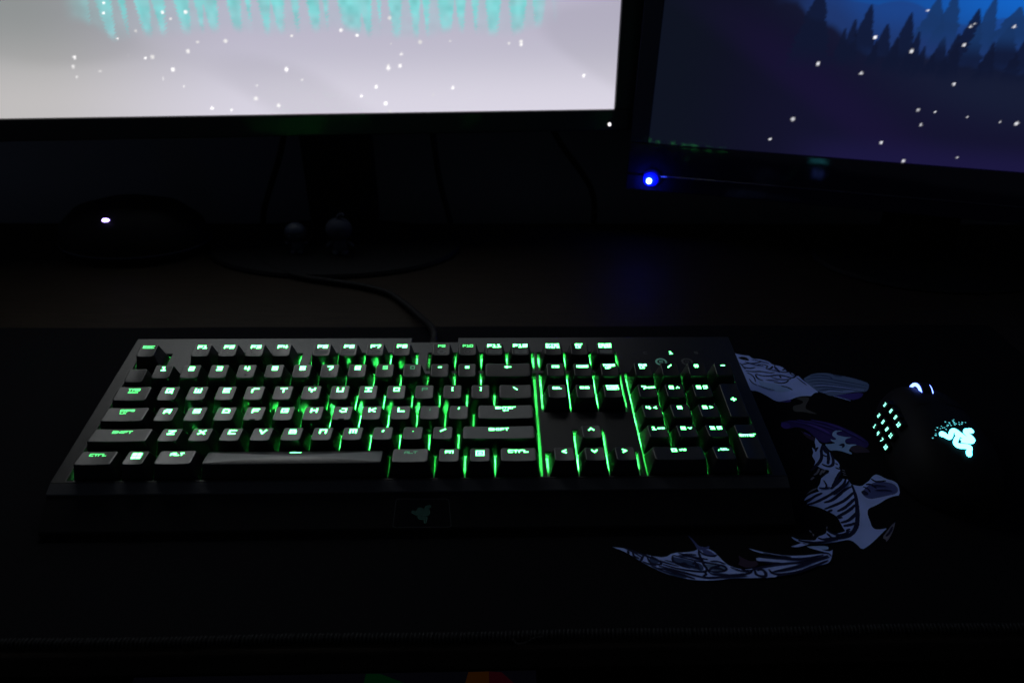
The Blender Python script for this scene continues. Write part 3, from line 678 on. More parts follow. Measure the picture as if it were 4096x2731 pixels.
def seg(*p):
    return list(p)
GL = {
 'A': [[(0, 0), (0, .7), (.3, 1), (1, 1), (1, 0)], [(0, .38), (1, .38)]], 'B': [[(0, 0), (0, 1), (.85, 1), (.85, .55)], [(0, .5), (1, .5), (1, 0), (0, 0)]],
 'C': [[(1, 1), (0, 1), (0, 0), (1, 0)]], 'D': [[(0, 0), (0, 1), (.7, 1), (1, .7), (1, 0), (0, 0)]], 'E': [[(1, 1), (0, 1), (0, 0), (1, 0)], [(0, .5), (.9, .5)]],
 'F': [[(1, 1), (0, 1), (0, 0)], [(0, .48), (.85, .48)]], 'G': [[(1, 1), (0, 1), (0, 0), (1, 0), (1, .5), (.55, .5)]], 'H': [[(0, 0), (0, 1)], [(1, 0), (1, 1)], [(0, .5), (1, .5)]],
 'I': [[(0, 1), (1, 1)], [(.5, 1), (.5, 0)], [(0, 0), (1, 0)]], 'i': [[(.5, 1), (.5, 0)]], 'J': [[(.35, 1), (1, 1), (1, 0), (.3, 0), (0, .3)]], 'K': [[(0, 0), (0, 1)], [(1, 1), (.25, .5), (1, 0)], [(0, .5), (.3, .5)]],
 'L': [[(0, 1), (0, 0), (1, 0)]], 'M': [[(0, 0), (0, 1), (1, 1), (1, 0)], [(.5, 1), (.5, .1)]], 'N': [[(0, 0), (0, 1), (1, 0), (1, 1)]], 'n': [[(0, 0), (0, 1), (1, 1), (1, 0)]],
 'O': [[(0, 0), (0, 1), (1, 1), (1, 0), (0, 0)]], 'P': [[(0, 0), (0, 1), (1, 1), (1, .45), (0, .45)]], 'Q': [[(0, 0), (0, 1), (1, 1), (1, 0), (0, 0)], [(.6, .4), (1.1, -.15)]],
 'R': [[(0, 0), (0, 1), (1, 1), (1, .5), (0, .5)], [(.4, .5), (1, 0)]], 'r': [[(0, 0), (0, .7), (.3, 1), (1, 1)]], 'S': [[(1, 1), (0, 1), (0, .5), (1, .5), (1, 0), (0, 0)]], 'T': [[(0, 1), (1, 1)], [(.5, 1), (.5, 0)]],
 'U': [[(0, 1), (0, 0), (1, 0), (1, 1)]], 'V': [[(0, 1), (.5, 0), (1, 1)]], 'W': [[(0, 1), (0, 0), (1, 0), (1, 1)], [(.5, 0), (.5, .8)]], 'X': [[(0, 0), (1, 1)], [(0, 1), (1, 0)]],
 'Y': [[(0, 1), (0, .55), (1, .55), (1, 1)], [(.5, .5), (.5, 0)]], 'Z': [[(0, 1), (1, 1), (0, 0), (1, 0)]],
 '0': [[(0, 0), (0, 1), (1, 1), (1, 0), (0, 0)]], '1': [[(.1, 1), (.5, 1), (.5, 0)], [(0, 0), (1, 0)]], '2': [[(0, 1), (1, 1), (1, .5), (0, .5), (0, 0), (1, 0)]],
 '3': [[(0, 1), (1, 1), (1, 0), (0, 0)], [(.2, .5), (1, .5)]], '4': [[(0, 1), (0, .4), (1, .4)], [(.8, 1), (.8, 0)]], '5': [[(1, 1), (0, 1), (0, .5), (1, .5), (1, 0), (0, 0)]],
 '6': [[(1, 1), (0, 1), (0, 0), (1, 0), (1, .5), (0, .5)]], '7': [[(0, 1), (1, 1), (1, .6), (.5, 0)]], '8': [[(0, 0), (0, 1), (1, 1), (1, 0), (0, 0)], [(0, .5), (1, .5)]], '9': [[(1, .5), (0, .5), (0, 1), (1, 1), (1, 0), (0, 0)]],
 '-': [[(.1, .5), (.9, .5)]], '_': [[(0, 0), (1, 0)]], '=': [[(0, .75), (1, .75)], [(0, .2), (1, .2)]], '[': [[(.7, 1), (.2, 1), (.2, 0), (.7, 0)]], ']': [[(.3, 1), (.8, 1), (.8, 0), (.3, 0)]],
 '\\': [[(0, 1), (1, 0)]], '/': [[(0, 0), (1, 1)]], ';': [[(.5, .8), (.55, .8)], [(.5, .25), (.3, 0)]], "'": [[(.6, 1), (.3, .4)]], ',': [[(.7, .6), (.3, .1)]], '.': [[(.4, .1), (.5, .1)]],
 '<': [[(1, 1), (.1, .5), (1, 0)]], '>': [[(0, 1), (.9, .5), (0, 0)]], '^': [[(0, .1), (.5, .8), (1, .1)]], 'v': [[(0, .8), (.5, .1), (1, .8)]], '*': [[(0, .5), (1, .5)], [(.2, 1), (.8, 0)], [(.8, 1), (.2, 0)]],
 '+': [[(0, .5), (1, .5)], [(.5, 1), (.5, 0)]], '`': [[(.3, 1), (.6, .7)]], '~': [[(0, .4), (.3, .7), (.7, .4), (1, .7)]], '!': [[(.5, 1), (.5, .35)], [(.5, .05), (.5, 0)]], '@': [[(1, .2), (0, .2), (0, 1), (1, 1), (1, .45), (.5, .45), (.5, .8)]],
 '#': [[(.3, 0), (.3, 1)], [(.7, 0), (.7, 1)], [(0, .33), (1, .33)], [(0, .66), (1, .66)]], '$': [[(1, .9), (0, .9), (0, .5), (1, .5), (1, .1), (0, .1)], [(.5, 1.1), (.5, -.1)]], '%': [[(0, 0), (1, 1)], [(0, .9), (.2, .9)], [(.8, .1), (1, .1)]],
 '&': [[(1, 0), (.2, .8), (.5, 1), (.7, .8), (0, .3), (.3, 0), (1, .5)]], '(': [[(.7, 1), (.3, .7), (.3, .3), (.7, 0)]], ')': [[(.3, 1), (.7, .7), (.7, .3), (.3, 0)]], '{': [[(.8, 1), (.4, 1), (.4, .6), (.1, .5), (.4, .4), (.4, 0), (.8, 0)]],
 '}': [[(.2, 1), (.6, 1), (.6, .6), (.9, .5), (.6, .4), (.6, 0), (.2, 0)]], '|': [[(.5, 1), (.5, 0)]], ':': [[(.5, .75), (.52, .75)], [(.5, .2), (.52, .2)]], '"': [[(.3, 1), (.3, .7)], [(.7, 1), (.7, .7)]], '?': [[(0, 1), (1, 1), (1, .5), (.5, .5), (.5, .3)], [(.5, .05), (.5, 0)]],
 ' ': [], 'a': [[(1.2, .5), (-.2, .5)], [(.3, .95), (-.2, .5), (.3, .05)]], 'e': [[(1.3, 1), (1.3, .45), (-.3, .45)], [(.2, .9), (-.3, .45), (.2, 0)]],
}
NARROW = {'i': .35, "'": .5, '.': .4, ',': .5, ';': .5, ':': .5, '[': .6, ']': .6, '1': .8, '!': .4, '|': .4, '(': .6, ')': .6}
def text(b, s, cx, cy, h, w, sw, zs, lift=0.07, gap=None):
    sw = sw * 1.04
    gap = gap if gap is not None else sw * 1.35
    ws = [w * NARROW.get(c, 1) for c in s]
    tot = sum(ws) + gap * (len(s) - 1)
    x = cx - tot / 2
    for c, cw in zip(s, ws):
        for k, st in enumerate(GL[c]):
            b.stroke([(x + px * cw, cy - h / 2 + py * h) for px, py in st], sw, zs, lift + 0.004 * k)
        x += cw + gap

cap_cache = {}
def key(xu, row, wu, legends, lit=3, led=None, rows=1, second=None, icon=None, press=0.0, space=False):
    w = wu * U
    yf, zf = YF[row] - Y0[row], ZF[row]
    yb, zb = (YB[row] - Y0[row], ZB[row]) if rows == 1 else (YB[row + 1] - Y0[row], ZB[row + 1])
    depth = U if rows == 1 else 2 * U
    if row == 5:
        depth = 18.7
    dish = 0.42 if not space else 0.0
    hump = 0.0
    if space:
        yf, zf, yb, zb, hump = 2.6, -0.1, 15.6, -3.0, 1.35
    kk = (row, wu, rows, space)
    cx = (xu + wu / 2) * U
    loc = (KL[0] + cx * MM, KL[1] + Y0[row] * MM, KL[2] - press * MM)
    if kk not in cap_cache:
        b, zs = cap_mesh(w, depth, yf, zf, yb, zb, dish, hump)
        o = b.build('keycap', K['cap'], kb, smooth=True, loc=loc, wn=True)
        cap_cache[kk] = (o.data, zs)
    else:
        me, zs = cap_cache[kk]
        o = link('keycap', me, kb, loc=loc, wn=True)
    def sub(name, b, m_):
        return b.build(name, m_, o, recalc=False)
    if legends:
        b = MB()
        for (s, dx, dy, h, lw, sw) in legends:
            text(b, s, dx, yb - dy, h, lw, sw, zs)
        sub('legend', b, LEGS[lit])
    if second:
        b = MB()
        for (s, dx, dy, h, lw, sw) in second:
            text(b, s, dx, yb - dy, h, lw, sw, zs)
        sub('printed_symbol', b, K['icon_dim'])
    if icon:
        b = MB()
        kind = icon[0]
        if kind == 'box':
            y_0, y_1 = yb - 10.6, yb - 6.6
            b.add([(x, y, zs(x, y) + 0.06) for x, y in rrect(-4.4, 4.4, y_0, y_1, 0.7)], [tuple(range(len(rrect(-4.4, 4.4, y_0, y_1, 0.7))))])
        elif kind == 'disc':
            P = [(2.9 * math.cos(t * math.pi / 10), yb - 8.2 + 2.6 * math.sin(t * math.pi / 10)) for t in range(20)]
            b.add([(x, y, zs(x, y) + 0.06) for x, y in P], [tuple(range(20))])
        elif kind == 'ring':
            P = [(2.7 * math.cos(t * math.pi / 8), yb - 8.2 + 2.4 * math.sin(t * math.pi / 8)) for t in range(17)]
            b.stroke(P, 0.45, zs, 0.06)
        if b.v:
            sub('printed_icon', b, K['icon'] if kind in ('box', 'disc') else K['icon_dim'])
        if len(icon) > 1:
            b = MB()
            for k_, (s, dx, h, lw, sw) in enumerate(icon[1]):
                text(b, s, dx, yb - 8.4, h, lw, sw, zs, 0.12 if kind in ('box', 'disc') else 0.07)
            sub('icon_symbol', b, K['cap'] if kind in ('box', 'disc') else K['icon_dim'])
    lv = lit if led is None else led
    if LEDS[lv]:
        n = max(1, int(wu / 1.5 + 0.3)) if not space else 2
        b = MB()
        for k in range(n):
            lx = (k - (n - 1) / 2) * (w / n)
            b.box(lx - 1.5, lx + 1.5, depth - 6.9, depth - 4.9, ZI + 0.05, ZI + 1.1)
        sub('led', b, LEDS[lv])
        b = MB()
        b.hexa([(-5, 4.0, ZI + .05), (5, 4.0, ZI + .05), (5, 11.5, ZI + .05), (-5, 11.5, ZI + .05), (-4, 5, -13.1), (4, 5, -13.1), (4, 10.8, -13.1), (-4, 10.8, -13.1)])
        sub('switch', b, K['switch'])
    return o

BIG = lambda s: [(s, 0, 3.75, 3.2, 3.6, 1.0)]
NUM = lambda s: [(s, 0, 3.2, 2.8, 2.9, 0.95)]
WORD = lambda s, dy=3.2, h=1.9, w=1.7, sw=0.52, dx=0: (s, dx, dy, h, w, sw)
SUB = lambda s: [(s, 0, 9.0, 1.9, 2.0, 0.28)]
FK = lambda s: [(s, 0, 2.7, 2.3, 2.6, 0.8)]
FK2 = lambda s: [(s, 0, 2.6, 1.9, 2.0, 0.45)]

key(0, 5, 1, [WORD('ESC', 2.6, 1.9, 1.9, 0.62)], 2, led=1)
for i, (s, ic) in enumerate((('F1', [('(', 0, 1.4, 1.2, .3)]), ('F2', [('(', 0, 1.4, 1.2, .3)]), ('F3', [('(', 0, 1.4, 1.2, .3)]), ('F4', None))):
    key(2 + i, 5, 1, FK(s), 3, icon=('ring', ic) if ic else None)
for i, (s, ic) in enumerate((('F5', '<<'), ('F6', '>|'), ('F7', '>>'), ('F8', None))):
    key(6.5 + i, 5, 1, FK(s), 3, icon=('box', [(ic, 0, 1.3, 1.1, .4)]) if ic else None)
key(11, 5, 1, FK2('F9'), 2, led=1, icon=('disc', [('M', 0, 1.5, 1.6, .4)]))
key(12, 5, 1, FK2('F10'), 2, led=2, icon=('ring', [('G', 0, 1.3, 1.3, .35)]))
key(13, 5, 1, FK('F11'), 3, icon=('box', [('_', 0, 1, 3, .4)]))
key(14, 5, 1, FK('F12'), 3, icon=('box', [('_', 0, 1, 3, .4)]))

key(0, 4, 1, [('`', 0, 2.6, 1.6, 1.8, 0.4)], 0, second=SUB('~'), press=3.4)
for i, (a, c) in enumerate(zip('1234567890-=', '!@#$%^&*()_+')):
    lit = {'0': 1, '-': 3}.get(a, 3)
    led = {'9': 2, '0': 1, '-': 2}.get(a, lit)
    if a == '9':
        key(1 + i, 4, 1, [(a, 0, 3.1, 2.5, 2.5, 0.7)], 2, led=2, second=SUB(c))
    elif a == '0':
        key(1 + i, 4, 1, [(a, 0, 3.1, 2.5, 2.5, 0.6)], 1, led=1, second=SUB(c))
    elif a == '-':
        key(1 + i, 4, 1, [(a, 0, 2.9, 2.0, 2.2, 0.8)], 3, led=1, second=SUB(c))
    elif a == '=':
        key(1 + i, 4, 1, [(a, 0, 3.0, 2.2, 2.0, 0.75)], 3, second=SUB(c))
    else:
        key(1 + i, 4, 1, NUM(a), 3, second=SUB(c))
key(13, 4, 2, [('a', 0, 3.0, 1.9, 2.8, 0.7)], 3)

key(0, 3, 1.5, [WORD('TAB', 2.6, 1.7, 1.9, 0.6), WORD('MEDIA', 5.2, 1.1, 0.9, 0.3)], 2, led=1)
for i, a in enumerate('QWErTYUIOP[]'):
    if a == 'P':
        key(1.5 + i, 3, 1, [(a, 0, 3.7, 2.8, 3.2, 0.6)], 1, led=1)
    elif a in '[]':
        key(1.5 + i, 3, 1, [(a, 0, 3.6, 3.0, 1.6, 0.6)], 3, led=2, second=SUB('{' if a == '[' else '}'))
    elif a == 'O':
        key(1.5 + i, 3, 1, [(a, 0, 3.7, 2.8, 3.3, 0.8)], 3, led=2)
    else:
        key(1.5 + i, 3, 1, BIG(a), 3)
key(13.5, 3, 1.5, [('\\', 0, 3.4, 2.1, 2.2, 0.8)], 3, second=SUB('|'))

key(0, 2, 1.75, [WORD('CAPS', 2.7, 1.6, 1.6, 0.55), WORD('LK', 5.2, 1.5, 1.5, 0.42, dx=-1.9)], 2, led=1)
for i, a in enumerate('ASDFGHJKL'):
    o = key(1.75 + i, 2, 1, BIG(a), 3, led=2 if a in 'A' else 3)
    if a in 'FJ':
        b = MB()
        b.box(-2.0, 2.0, 2.9, 3.7, -0.55, 0.12)
        b.build('homing_bar', K['cap'], o, bevel=0.25)
key(10.75, 2, 1, [(';', 0, 3.3, 2.2, 1.8, 0.55)], 1, led=1, second=SUB(':'))
key(11.75, 2, 1, [("'", 0, 3.0, 2.0, 1.8, 0.7)], 3, led=1, second=SUB('"'))
key(12.75, 2, 2.25, [WORD('ENTEr', 2.4, 1.5, 1.9, 0.6), ('e', 0, 5.0, 1.7, 2.0, 0.5)], 3, led=2)

key(0, 1, 2.25, [WORD('SHiFT', 3.0, 2.0, 2.0, 0.55)], 2, led=1)
for i, a in enumerate('ZXCVBnM'):
    key(2.25 + i, 1, 1, BIG(a), 3, led=2 if a in 'ZX' else 3)
key(9.25, 1, 1, [(',', 0, 3.3, 2.4, 2.0, 0.8)], 3, led=2, second=SUB('<'))
key(10.25, 1, 1, [('.', 0, 3.6, 2.0, 1.6, 0.8)], 2, led=2, second=SUB('>'))
key(11.25, 1, 1, [('/', 0, 3.3, 2.2, 2.8, 0.8)], 3, led=2, second=SUB('?'))
key(12.25, 1, 2.75, [WORD('SHiFT', 2.9, 2.0, 2.0, 0.62)], 3, led=2)

key(0, 0, 1.5, [WORD('CTrL', 3.2, 1.8, 1.9, 0.5)], 2, led=1)
o = key(1.5, 0, 1, None, 3, led=2)
b = MB()
for qx, qy in ((-1.55, 9.0), (1.45, 9.0), (-1.55, 11.6), (1.45, 11.6)):
    b.add([(qx - 1.35, qy - 1.15, -0.05 + 0.0), (qx + 1.35, qy - 1.15, -0.05), (qx + 1.35, qy + 1.15, -0.20), (qx - 1.35, qy + 1.15, -0.20)], [(0, 1, 2, 3)])
b.build('legend', LEGS[3], o, recalc=False)
key(2.5, 0, 1.5, [WORD('ALT', 3.0, 1.9, 1.9, 0.62)], 3, led=2)
key(4, 0, 6, [('-', 0, 2.2, 1.2, 7.4, 0.85)], 3, led=0, space=True)
key(10, 0, 1.5, [WORD('ALT', 3.3, 1.7, 2.1, 0.45)], 1, led=1)
key(11.5, 0, 1, [WORD('Fn', 3.2, 2.0, 1.8, 0.6)], 3, led=1)
o = key(12.5, 0, 1, [('O', 0, 4.6, 4.0, 4.4, 0.8), ('=', 0, 4.6, 2.2, 1.7, 0.42), ('-', 0, 4.6, 2.2, 2.0, 0.42)], 3)
key(13.5, 0, 1.5, [WORD('CTrL', 3.0, 1.9, 2.2, 0.72)], 3, led=2)

two = lambda a, c, dx1=0, dx2=0, w=1.5, sw=0.58: [WORD(a, 1.9, 1.5, w, sw, dx1), WORD(c, 4.2, 1.5, w, sw, dx2)]
key(15.25, 5, 1, [WORD('PrT', 1.9, 1.5, 1.1, 0.56, -2.4), WORD('SYS', 4.2, 1.5, 1.1, 0.56, -2.4), WORD('SC', 1.9, 1.5, 1.2, 0.56, 2.6), WORD('rQ', 4.2, 1.5, 1.2, 0.56, 2.6)], 3)
key(16.25, 5, 1, two('SCr', 'LK', 0, -.6, 1.1), 3)
key(17.25, 5, 1, [WORD('PAUSE', 1.9, 1.5, 1.05, 0.6), WORD('BrEAK', 4.0, 1.5, 1.05, 0.6)], 3, icon=('box', [(')', 0, 1.4, 1.4, .45)]))
key(15.25, 4, 1, [WORD('inS', 2.9, 1.6, 1.3, 0.58)], 3)
key(16.25, 4, 1, [WORD('HOME', 2.9, 1.6, 1.3, 0.58)], 3)
key(17.25, 4, 1, two('PAGE', 'UP', 0, -1.0, 1.3), 3)
key(15.25, 3, 1, [WORD('dEL'.upper(), 3.2, 1.6, 1.3, 0.58)], 3)
key(16.25, 3, 1, [WORD('End'.upper(), 3.0, 1.6, 1.4, 0.58)], 3)
key(17.25, 3, 1, two('PAGE', 'DOWn', 0, .2, 1.3), 3)
key(16.25, 1, 1, [('^', 0, 3.4, 2.6, 3.0, 0.85)], 3)
key(15.25, 0, 1, [('<', 0, 3.6, 2.6, 2.2, 0.85)], 3)
key(16.25, 0, 1, [('v', 0, 3.4, 2.6, 3.0, 0.85)], 3)
key(17.25, 0, 1, [('>', 0, 3.4, 2.6, 2.2, 0.85)], 3)

key(18.5, 4, 1, two('nUM', 'LK', 0, -.6, 1.1), 3)
key(19.5, 4, 1, [('/', 0, 3.0, 2.0, 2.2, 0.85)], 3)
key(20.5, 4, 1, [('*', 0, 2.9, 2.3, 2.6, 0.8)], 3)
key(21.5, 4, 1, [('-', 0, 2.6, 2.0, 2.4, 0.9)], 3)
def np_(s, word=None, arrow=None):
    L = [(s, -2.0 if (word or arrow) else 0, 3.3, 2.3, 2.3, 0.85)]
    if word:
        for k, q in enumerate(word):
            L.append((q, 2.6, 3.3 + (1.7 * k - 0.85 * (len(word) - 1)), 1.1, 0.95, 0.42))
    if arrow:
        L.append((arrow, 2.4, 3.3, 1.8, 1.9, 0.6))
    return L
key(18.5, 3, 1, np_('7', ['HOME']), 3)
key(19.5, 3, 1, np_('8', None, '^'), 3)
key(20.5, 3, 1, np_('9', ['PG', 'UP']), 3)
key(21.5, 3 - 1, 1, [('+', 0, 15.5, 2.4, 2.6, 0.95)], 3, led=1, rows=2)
key(18.5, 2, 1, np_('4', None, '<'), 3)
key(19.5, 2, 1, np_('5'), 3)
key(20.5, 2, 1, np_('6', None, '>'), 3)
key(18.5, 1, 1, np_('1', ['EnD']), 3)
key(19.5, 1, 1, np_('2', None, 'v'), 3)
key(20.5, 1, 1, np_('3', ['PG', 'DN']), 3)
key(21.5, 0, 1, [WORD('EnTEr', 10.2, 1.5, 1.35, 0.58)], 3, led=1, rows=2)
key(18.5, 0, 2, [('0', -2.2, 3.2, 2.1, 2.5, 0.85), ('inS', 3.2, 3.0, 1.2, 1.1, 0.45)], 3)
key(20.5, 0, 1, [('.', -2.6, 3.0, 1.6, 1.6, 0.7), ('DEL', 1.3, 2.8, 1.3, 1.1, 0.45)], 3, led=2)

# indicator marks above the number pad
def flat(x, y):
    return ZP
for s, x, lv in (('C', 370.8, 0), ('1', 390.0, 3), ('S', 409.1, 0)):
    b = MB()
    text(b, s, x, 119.2, 2.2, 2.2, 0.7 if lv else 0.5, flat, 0.05)
    b.build('indicator_mark', LEGS[lv], kb, recalc=False, loc=KL)
for s, x, mt in (('M', 380.7, K['icon_lit']), ('G', 400.1, K['icon_dim'])):
    b = MB()
    P = [(x + 3.6 * math.cos(t * math.pi / 12), 108.6 + 3.4 * math.sin(t * math.pi / 12)) for t in range(25)]
    b.stroke(P, 1.3, flat, 0.05)
    text(b, s, x, 108.6, 2.4, 2.0, 0.5, flat, 0.12)
    b.build('indicator_icon', mt, kb, recalc=False, loc=KL)

# badge on the sloped front lip
SN = Vector((0, -18.5, -9.4)).normalized()
BN = Vector((0, -9.4, 18.5)).normalized()
def on_lip(x, t, lift):
    q = Vector((0, -12.9, -14.43)) + SN * t * 0.98 + BN * lift
    return (x, q.y, q.z)
bp = BADGE[:4]
bg = MB()
P = rrect(0, 1, 0, 1, 0.06, 4, 2)
def bil(a, c):
    x = (bp[0][0] * (1 - a) + bp[1][0] * a) * (1 - c) + (bp[3][0] * (1 - a) + bp[2][0] * a) * c
    t = (bp[0][1] * (1 - a) + bp[1][1] * a) * (1 - c) + (bp[3][1] * (1 - a) + bp[2][1] * a) * c
    return x, t
bg.rings([[on_lip(*bil(a, c), -0.3) for a, c in P], [on_lip(*bil(a, c), 0.25) for a, c in P]])
badge = bg.build('emblem_plate', K['badge'], kb, loc=KL)
b = MB()
n = len(P)
inn = [(0.5 + (a - 0.5) * 0.985, 0.5 + (c - 0.5) * 0.975) for a, c in P]
b.add([on_lip(*bil(a, c), 0.27) for a, c in P] + [on_lip(*bil(a, c), 0.27) for a, c in inn], [(i, (i + 1) % n, n + (i + 1) % n, n + i) for i in range(n)])
b.build('plate_edge', K['badge_edge'], badge, recalc=False)

def snake(pts, w, tail, head, place, b, extra=0.0):
    """one arm of the three-armed serpent emblem as a tapering ribbon with a pointed, horned head"""
    C = chaikin(pts, 3)
    n = len(C)
    L, R = [], []
    for j in range(n):
        t = Vector(C[min(j + 1, n - 1)]) - Vector(C[max(j - 1, 0)])
        t.normalize()
        q = Vector((-t.y, t.x))
        s = j / (n - 1)
        if s < 0.05:
            ww = w * (0.15 + 9 * s)
        elif s < 0.16:
            ww = w * head * (1 - abs(s - 0.11) * 3)
        else:
            ww = w * (1.0 - (1 - tail) * max(0, (s - 0.75) / 0.25))
        ww = ww / 2 + extra
        L.append(Vector(C[j]) + q * ww)
        R.append(Vector(C[j]) - q * ww)
    b.add([place(p.x, p.y) for p in L] + [place(p.x, p.y) for p in R], [(n + j, n + j + 1, j + 1, j) for j in range(n - 1)])

K['emb_line'] = mat('emblem_line_print', (0.32, 0.80, 0.58), 0.6)
K['emb_fill'] = mat('emblem_fill_print', (0.03, 0.075, 0.06), 0.5)
for mname, mt, extra, lift in (('emblem_outline', K['emb_line'], 0.20, 0.34), ('emblem_fill', K['badge'], -0.12, 0.42)):
    b = MB()
    for k, arm in enumerate(LOGO):
        snake(arm, 0.95, 0.6, 1.2, lambda x, y, k=k: on_lip(BADGE[4][0] + x, BADGE[4][1] - y, lift + 0.01 * k), b, extra)
    b.build(mname, mt, badge, recalc=False)
b = MB()
for (x, y, r) in ((0.0, 0.9, .35), (-.55, -.1, .4), (.75, -.1, .4), (-.9, 2.0, .5), (1.6, .75, .45), (-.4, -1.9, .6)):
    b.add([on_lip(BADGE[4][0] + x + r * math.cos(t * math.pi / 4), BADGE[4][1] - y + r * 0.7 * math.sin(t * math.pi / 4), 0.5) for t in range(8)], [tuple(range(8))])
b.build('emblem_eyes', K['emb_fill'], badge, recalc=False)

# cable (leaves through the notch in the frame)
def w2k(p):
    return Matrix.Rotation(-TILT, 3, 'X') @ (Vector(p) - BASE)
cp = [w2k(q) for q in chaikin([(-43.5, 138, 24), (-43.8, 152, 25)] + [(-44.1, 165.5, 24), (-45.2, 175, 22), (-48, 189, 18), (-52, 204, 13), (-58.5, 219, 9), (-71.9, 247.0, 5), (-82.7, 263.6, 3.6),
      (-93.6, 278.9, 3.3), (-108.6, 287.7, 3.3), (-123.7, 294.9, 3.3), (-142.3, 300.7, 3.3), (-190, 314, 3.3), (-235, 345, 3.3), (-262, 400, 3.3)], 3)]
b = MB()
b.tube(cp, 3.1, 12)
b.build('cable', K['rubber'], kb, smooth=True)
b = MB()
b.tube([w2k(q) for q in ((-43.5, 136, 24), (-43.6, 142, 24.6), (-43.7, 150, 25), (-43.9, 158, 24.8))], [4.6, 4.6, 4.0, 3.4], 12)
b.build('cable_grommet', K['rubber'], kb, smooth=True)

# ------------------------------------------------------------------ monitors
class Plane3:
    def __init__(s, o, yaw, tilt):
        y, t = math.radians(yaw), math.radians(tilt)
        s.o = Vector(o)
        s.d = Vector((math.cos(y), math.sin(y), 0))
        s.h = Vector((-math.sin(y), math.cos(y), 0))
        s.up = s.h * math.sin(t) + Vector((0, 0, math.cos(t)))
        s.n = s.d.cross(s.up)
    def __call__(s, u, v, w=0.0):
        return s.o + s.d * u + s.up * v + s.n * w

def pbox(pl, base, u0, u1, v0, v1, w0, w1):
    b = MB()
    b.hexa([pl(*q) - base for q in ((u0, v0, w0), (u1, v0, w0), (u1, v0, w1), (u0, v0, w1), (u0, v1, w0), (u1, v1, w0), (u1, v1, w1), (u0, v1, w1))])
    return b

def screen_mesh(pl, base, us, vs, color, name, material, parent):
    nu, nv = len(us), len(vs)
    uu, vv = np.meshgrid(us, vs)
    uu = uu.ravel()
    vv = vv.ravel()
    o = np.array(pl.o - base)
    P = (o + np.outer(uu, np.array(pl.d)) + np.outer(vv, np.array(pl.up))) * MM
    idx = np.arange(nu * nv).reshape(nv, nu)
    F = np.stack([idx[:-1, :-1], idx[:-1, 1:], idx[1:, 1:], idx[1:, :-1]], -1).reshape(-1, 4)
    me = bpy.data.meshes.new(name)
    me.vertices.add(len(P))
    me.vertices.foreach_set('co', P.astype(np.float32).ravel())
    me.loops.add(F.size)
    me.loops.foreach_set('vertex_index', F.astype(np.int32).ravel())
    me.polygons.add(len(F))
    me.polygons.foreach_set('loop_start', np.arange(0, F.size, 4, dtype=np.int32))
    me.update()
    me.validate()
    at = me.color_attributes.new('picture', 'FLOAT_COLOR', 'POINT')
    c = np.ones((len(P), 4), np.float32)
    c[:, :3] = color(uu, vv)
    at.data.foreach_set('color', c.ravel())
    me.materials.append(material)
    return link(name, me, parent)

def smooth(a, b, x):
    t = np.clip((x - a) / (b - a), 0, 1)
    return t * t * (3 - 2 * t)
def mixc(A, B, t):
    return A * (1 - t[:, None]) + B * t[:, None]
def L3(*c):
    return np.array(lin(*c))
def vnoise(x, y, s, seed):
    r = np.random.RandomState(seed)
    g = r.rand(64, 64)
    x = x / s + 300.3
    y = y / s + 300.7
    xi, yi = np.floor(x).astype(int), np.floor(y).astype(int)
    fx, fy = x - xi, y - yi
    fx, fy = fx * fx * (3 - 2 * fx), fy * fy * (3 - 2 * fy)
    q = lambda a, c: g[a % 64, c % 64]
    return (q(xi, yi) * (1 - fx) + q(xi + 1, yi) * fx) * (1 - fy) + (q(xi, yi + 1) * (1 - fx) + q(xi + 1, yi + 1) * fx) * fy

def stars(C, u, v, S, col, r0, seed):
    r = np.random.RandomState(seed)
    for su, sv in S:
        rad = r0 * (0.55 + 0.75 * r.rand())
        br = 0.55 + 0.6 * r.rand()
        d2 = ((u - su) / (rad * 1.05)) ** 2 + ((v - sv) / rad) ** 2
        k = np.clip(1.35 - d2, 0, 1)
        C[:] = np.maximum(C, (k[:, None] * np.array(col) * br) + C * (1 - k[:, None]))
    return C

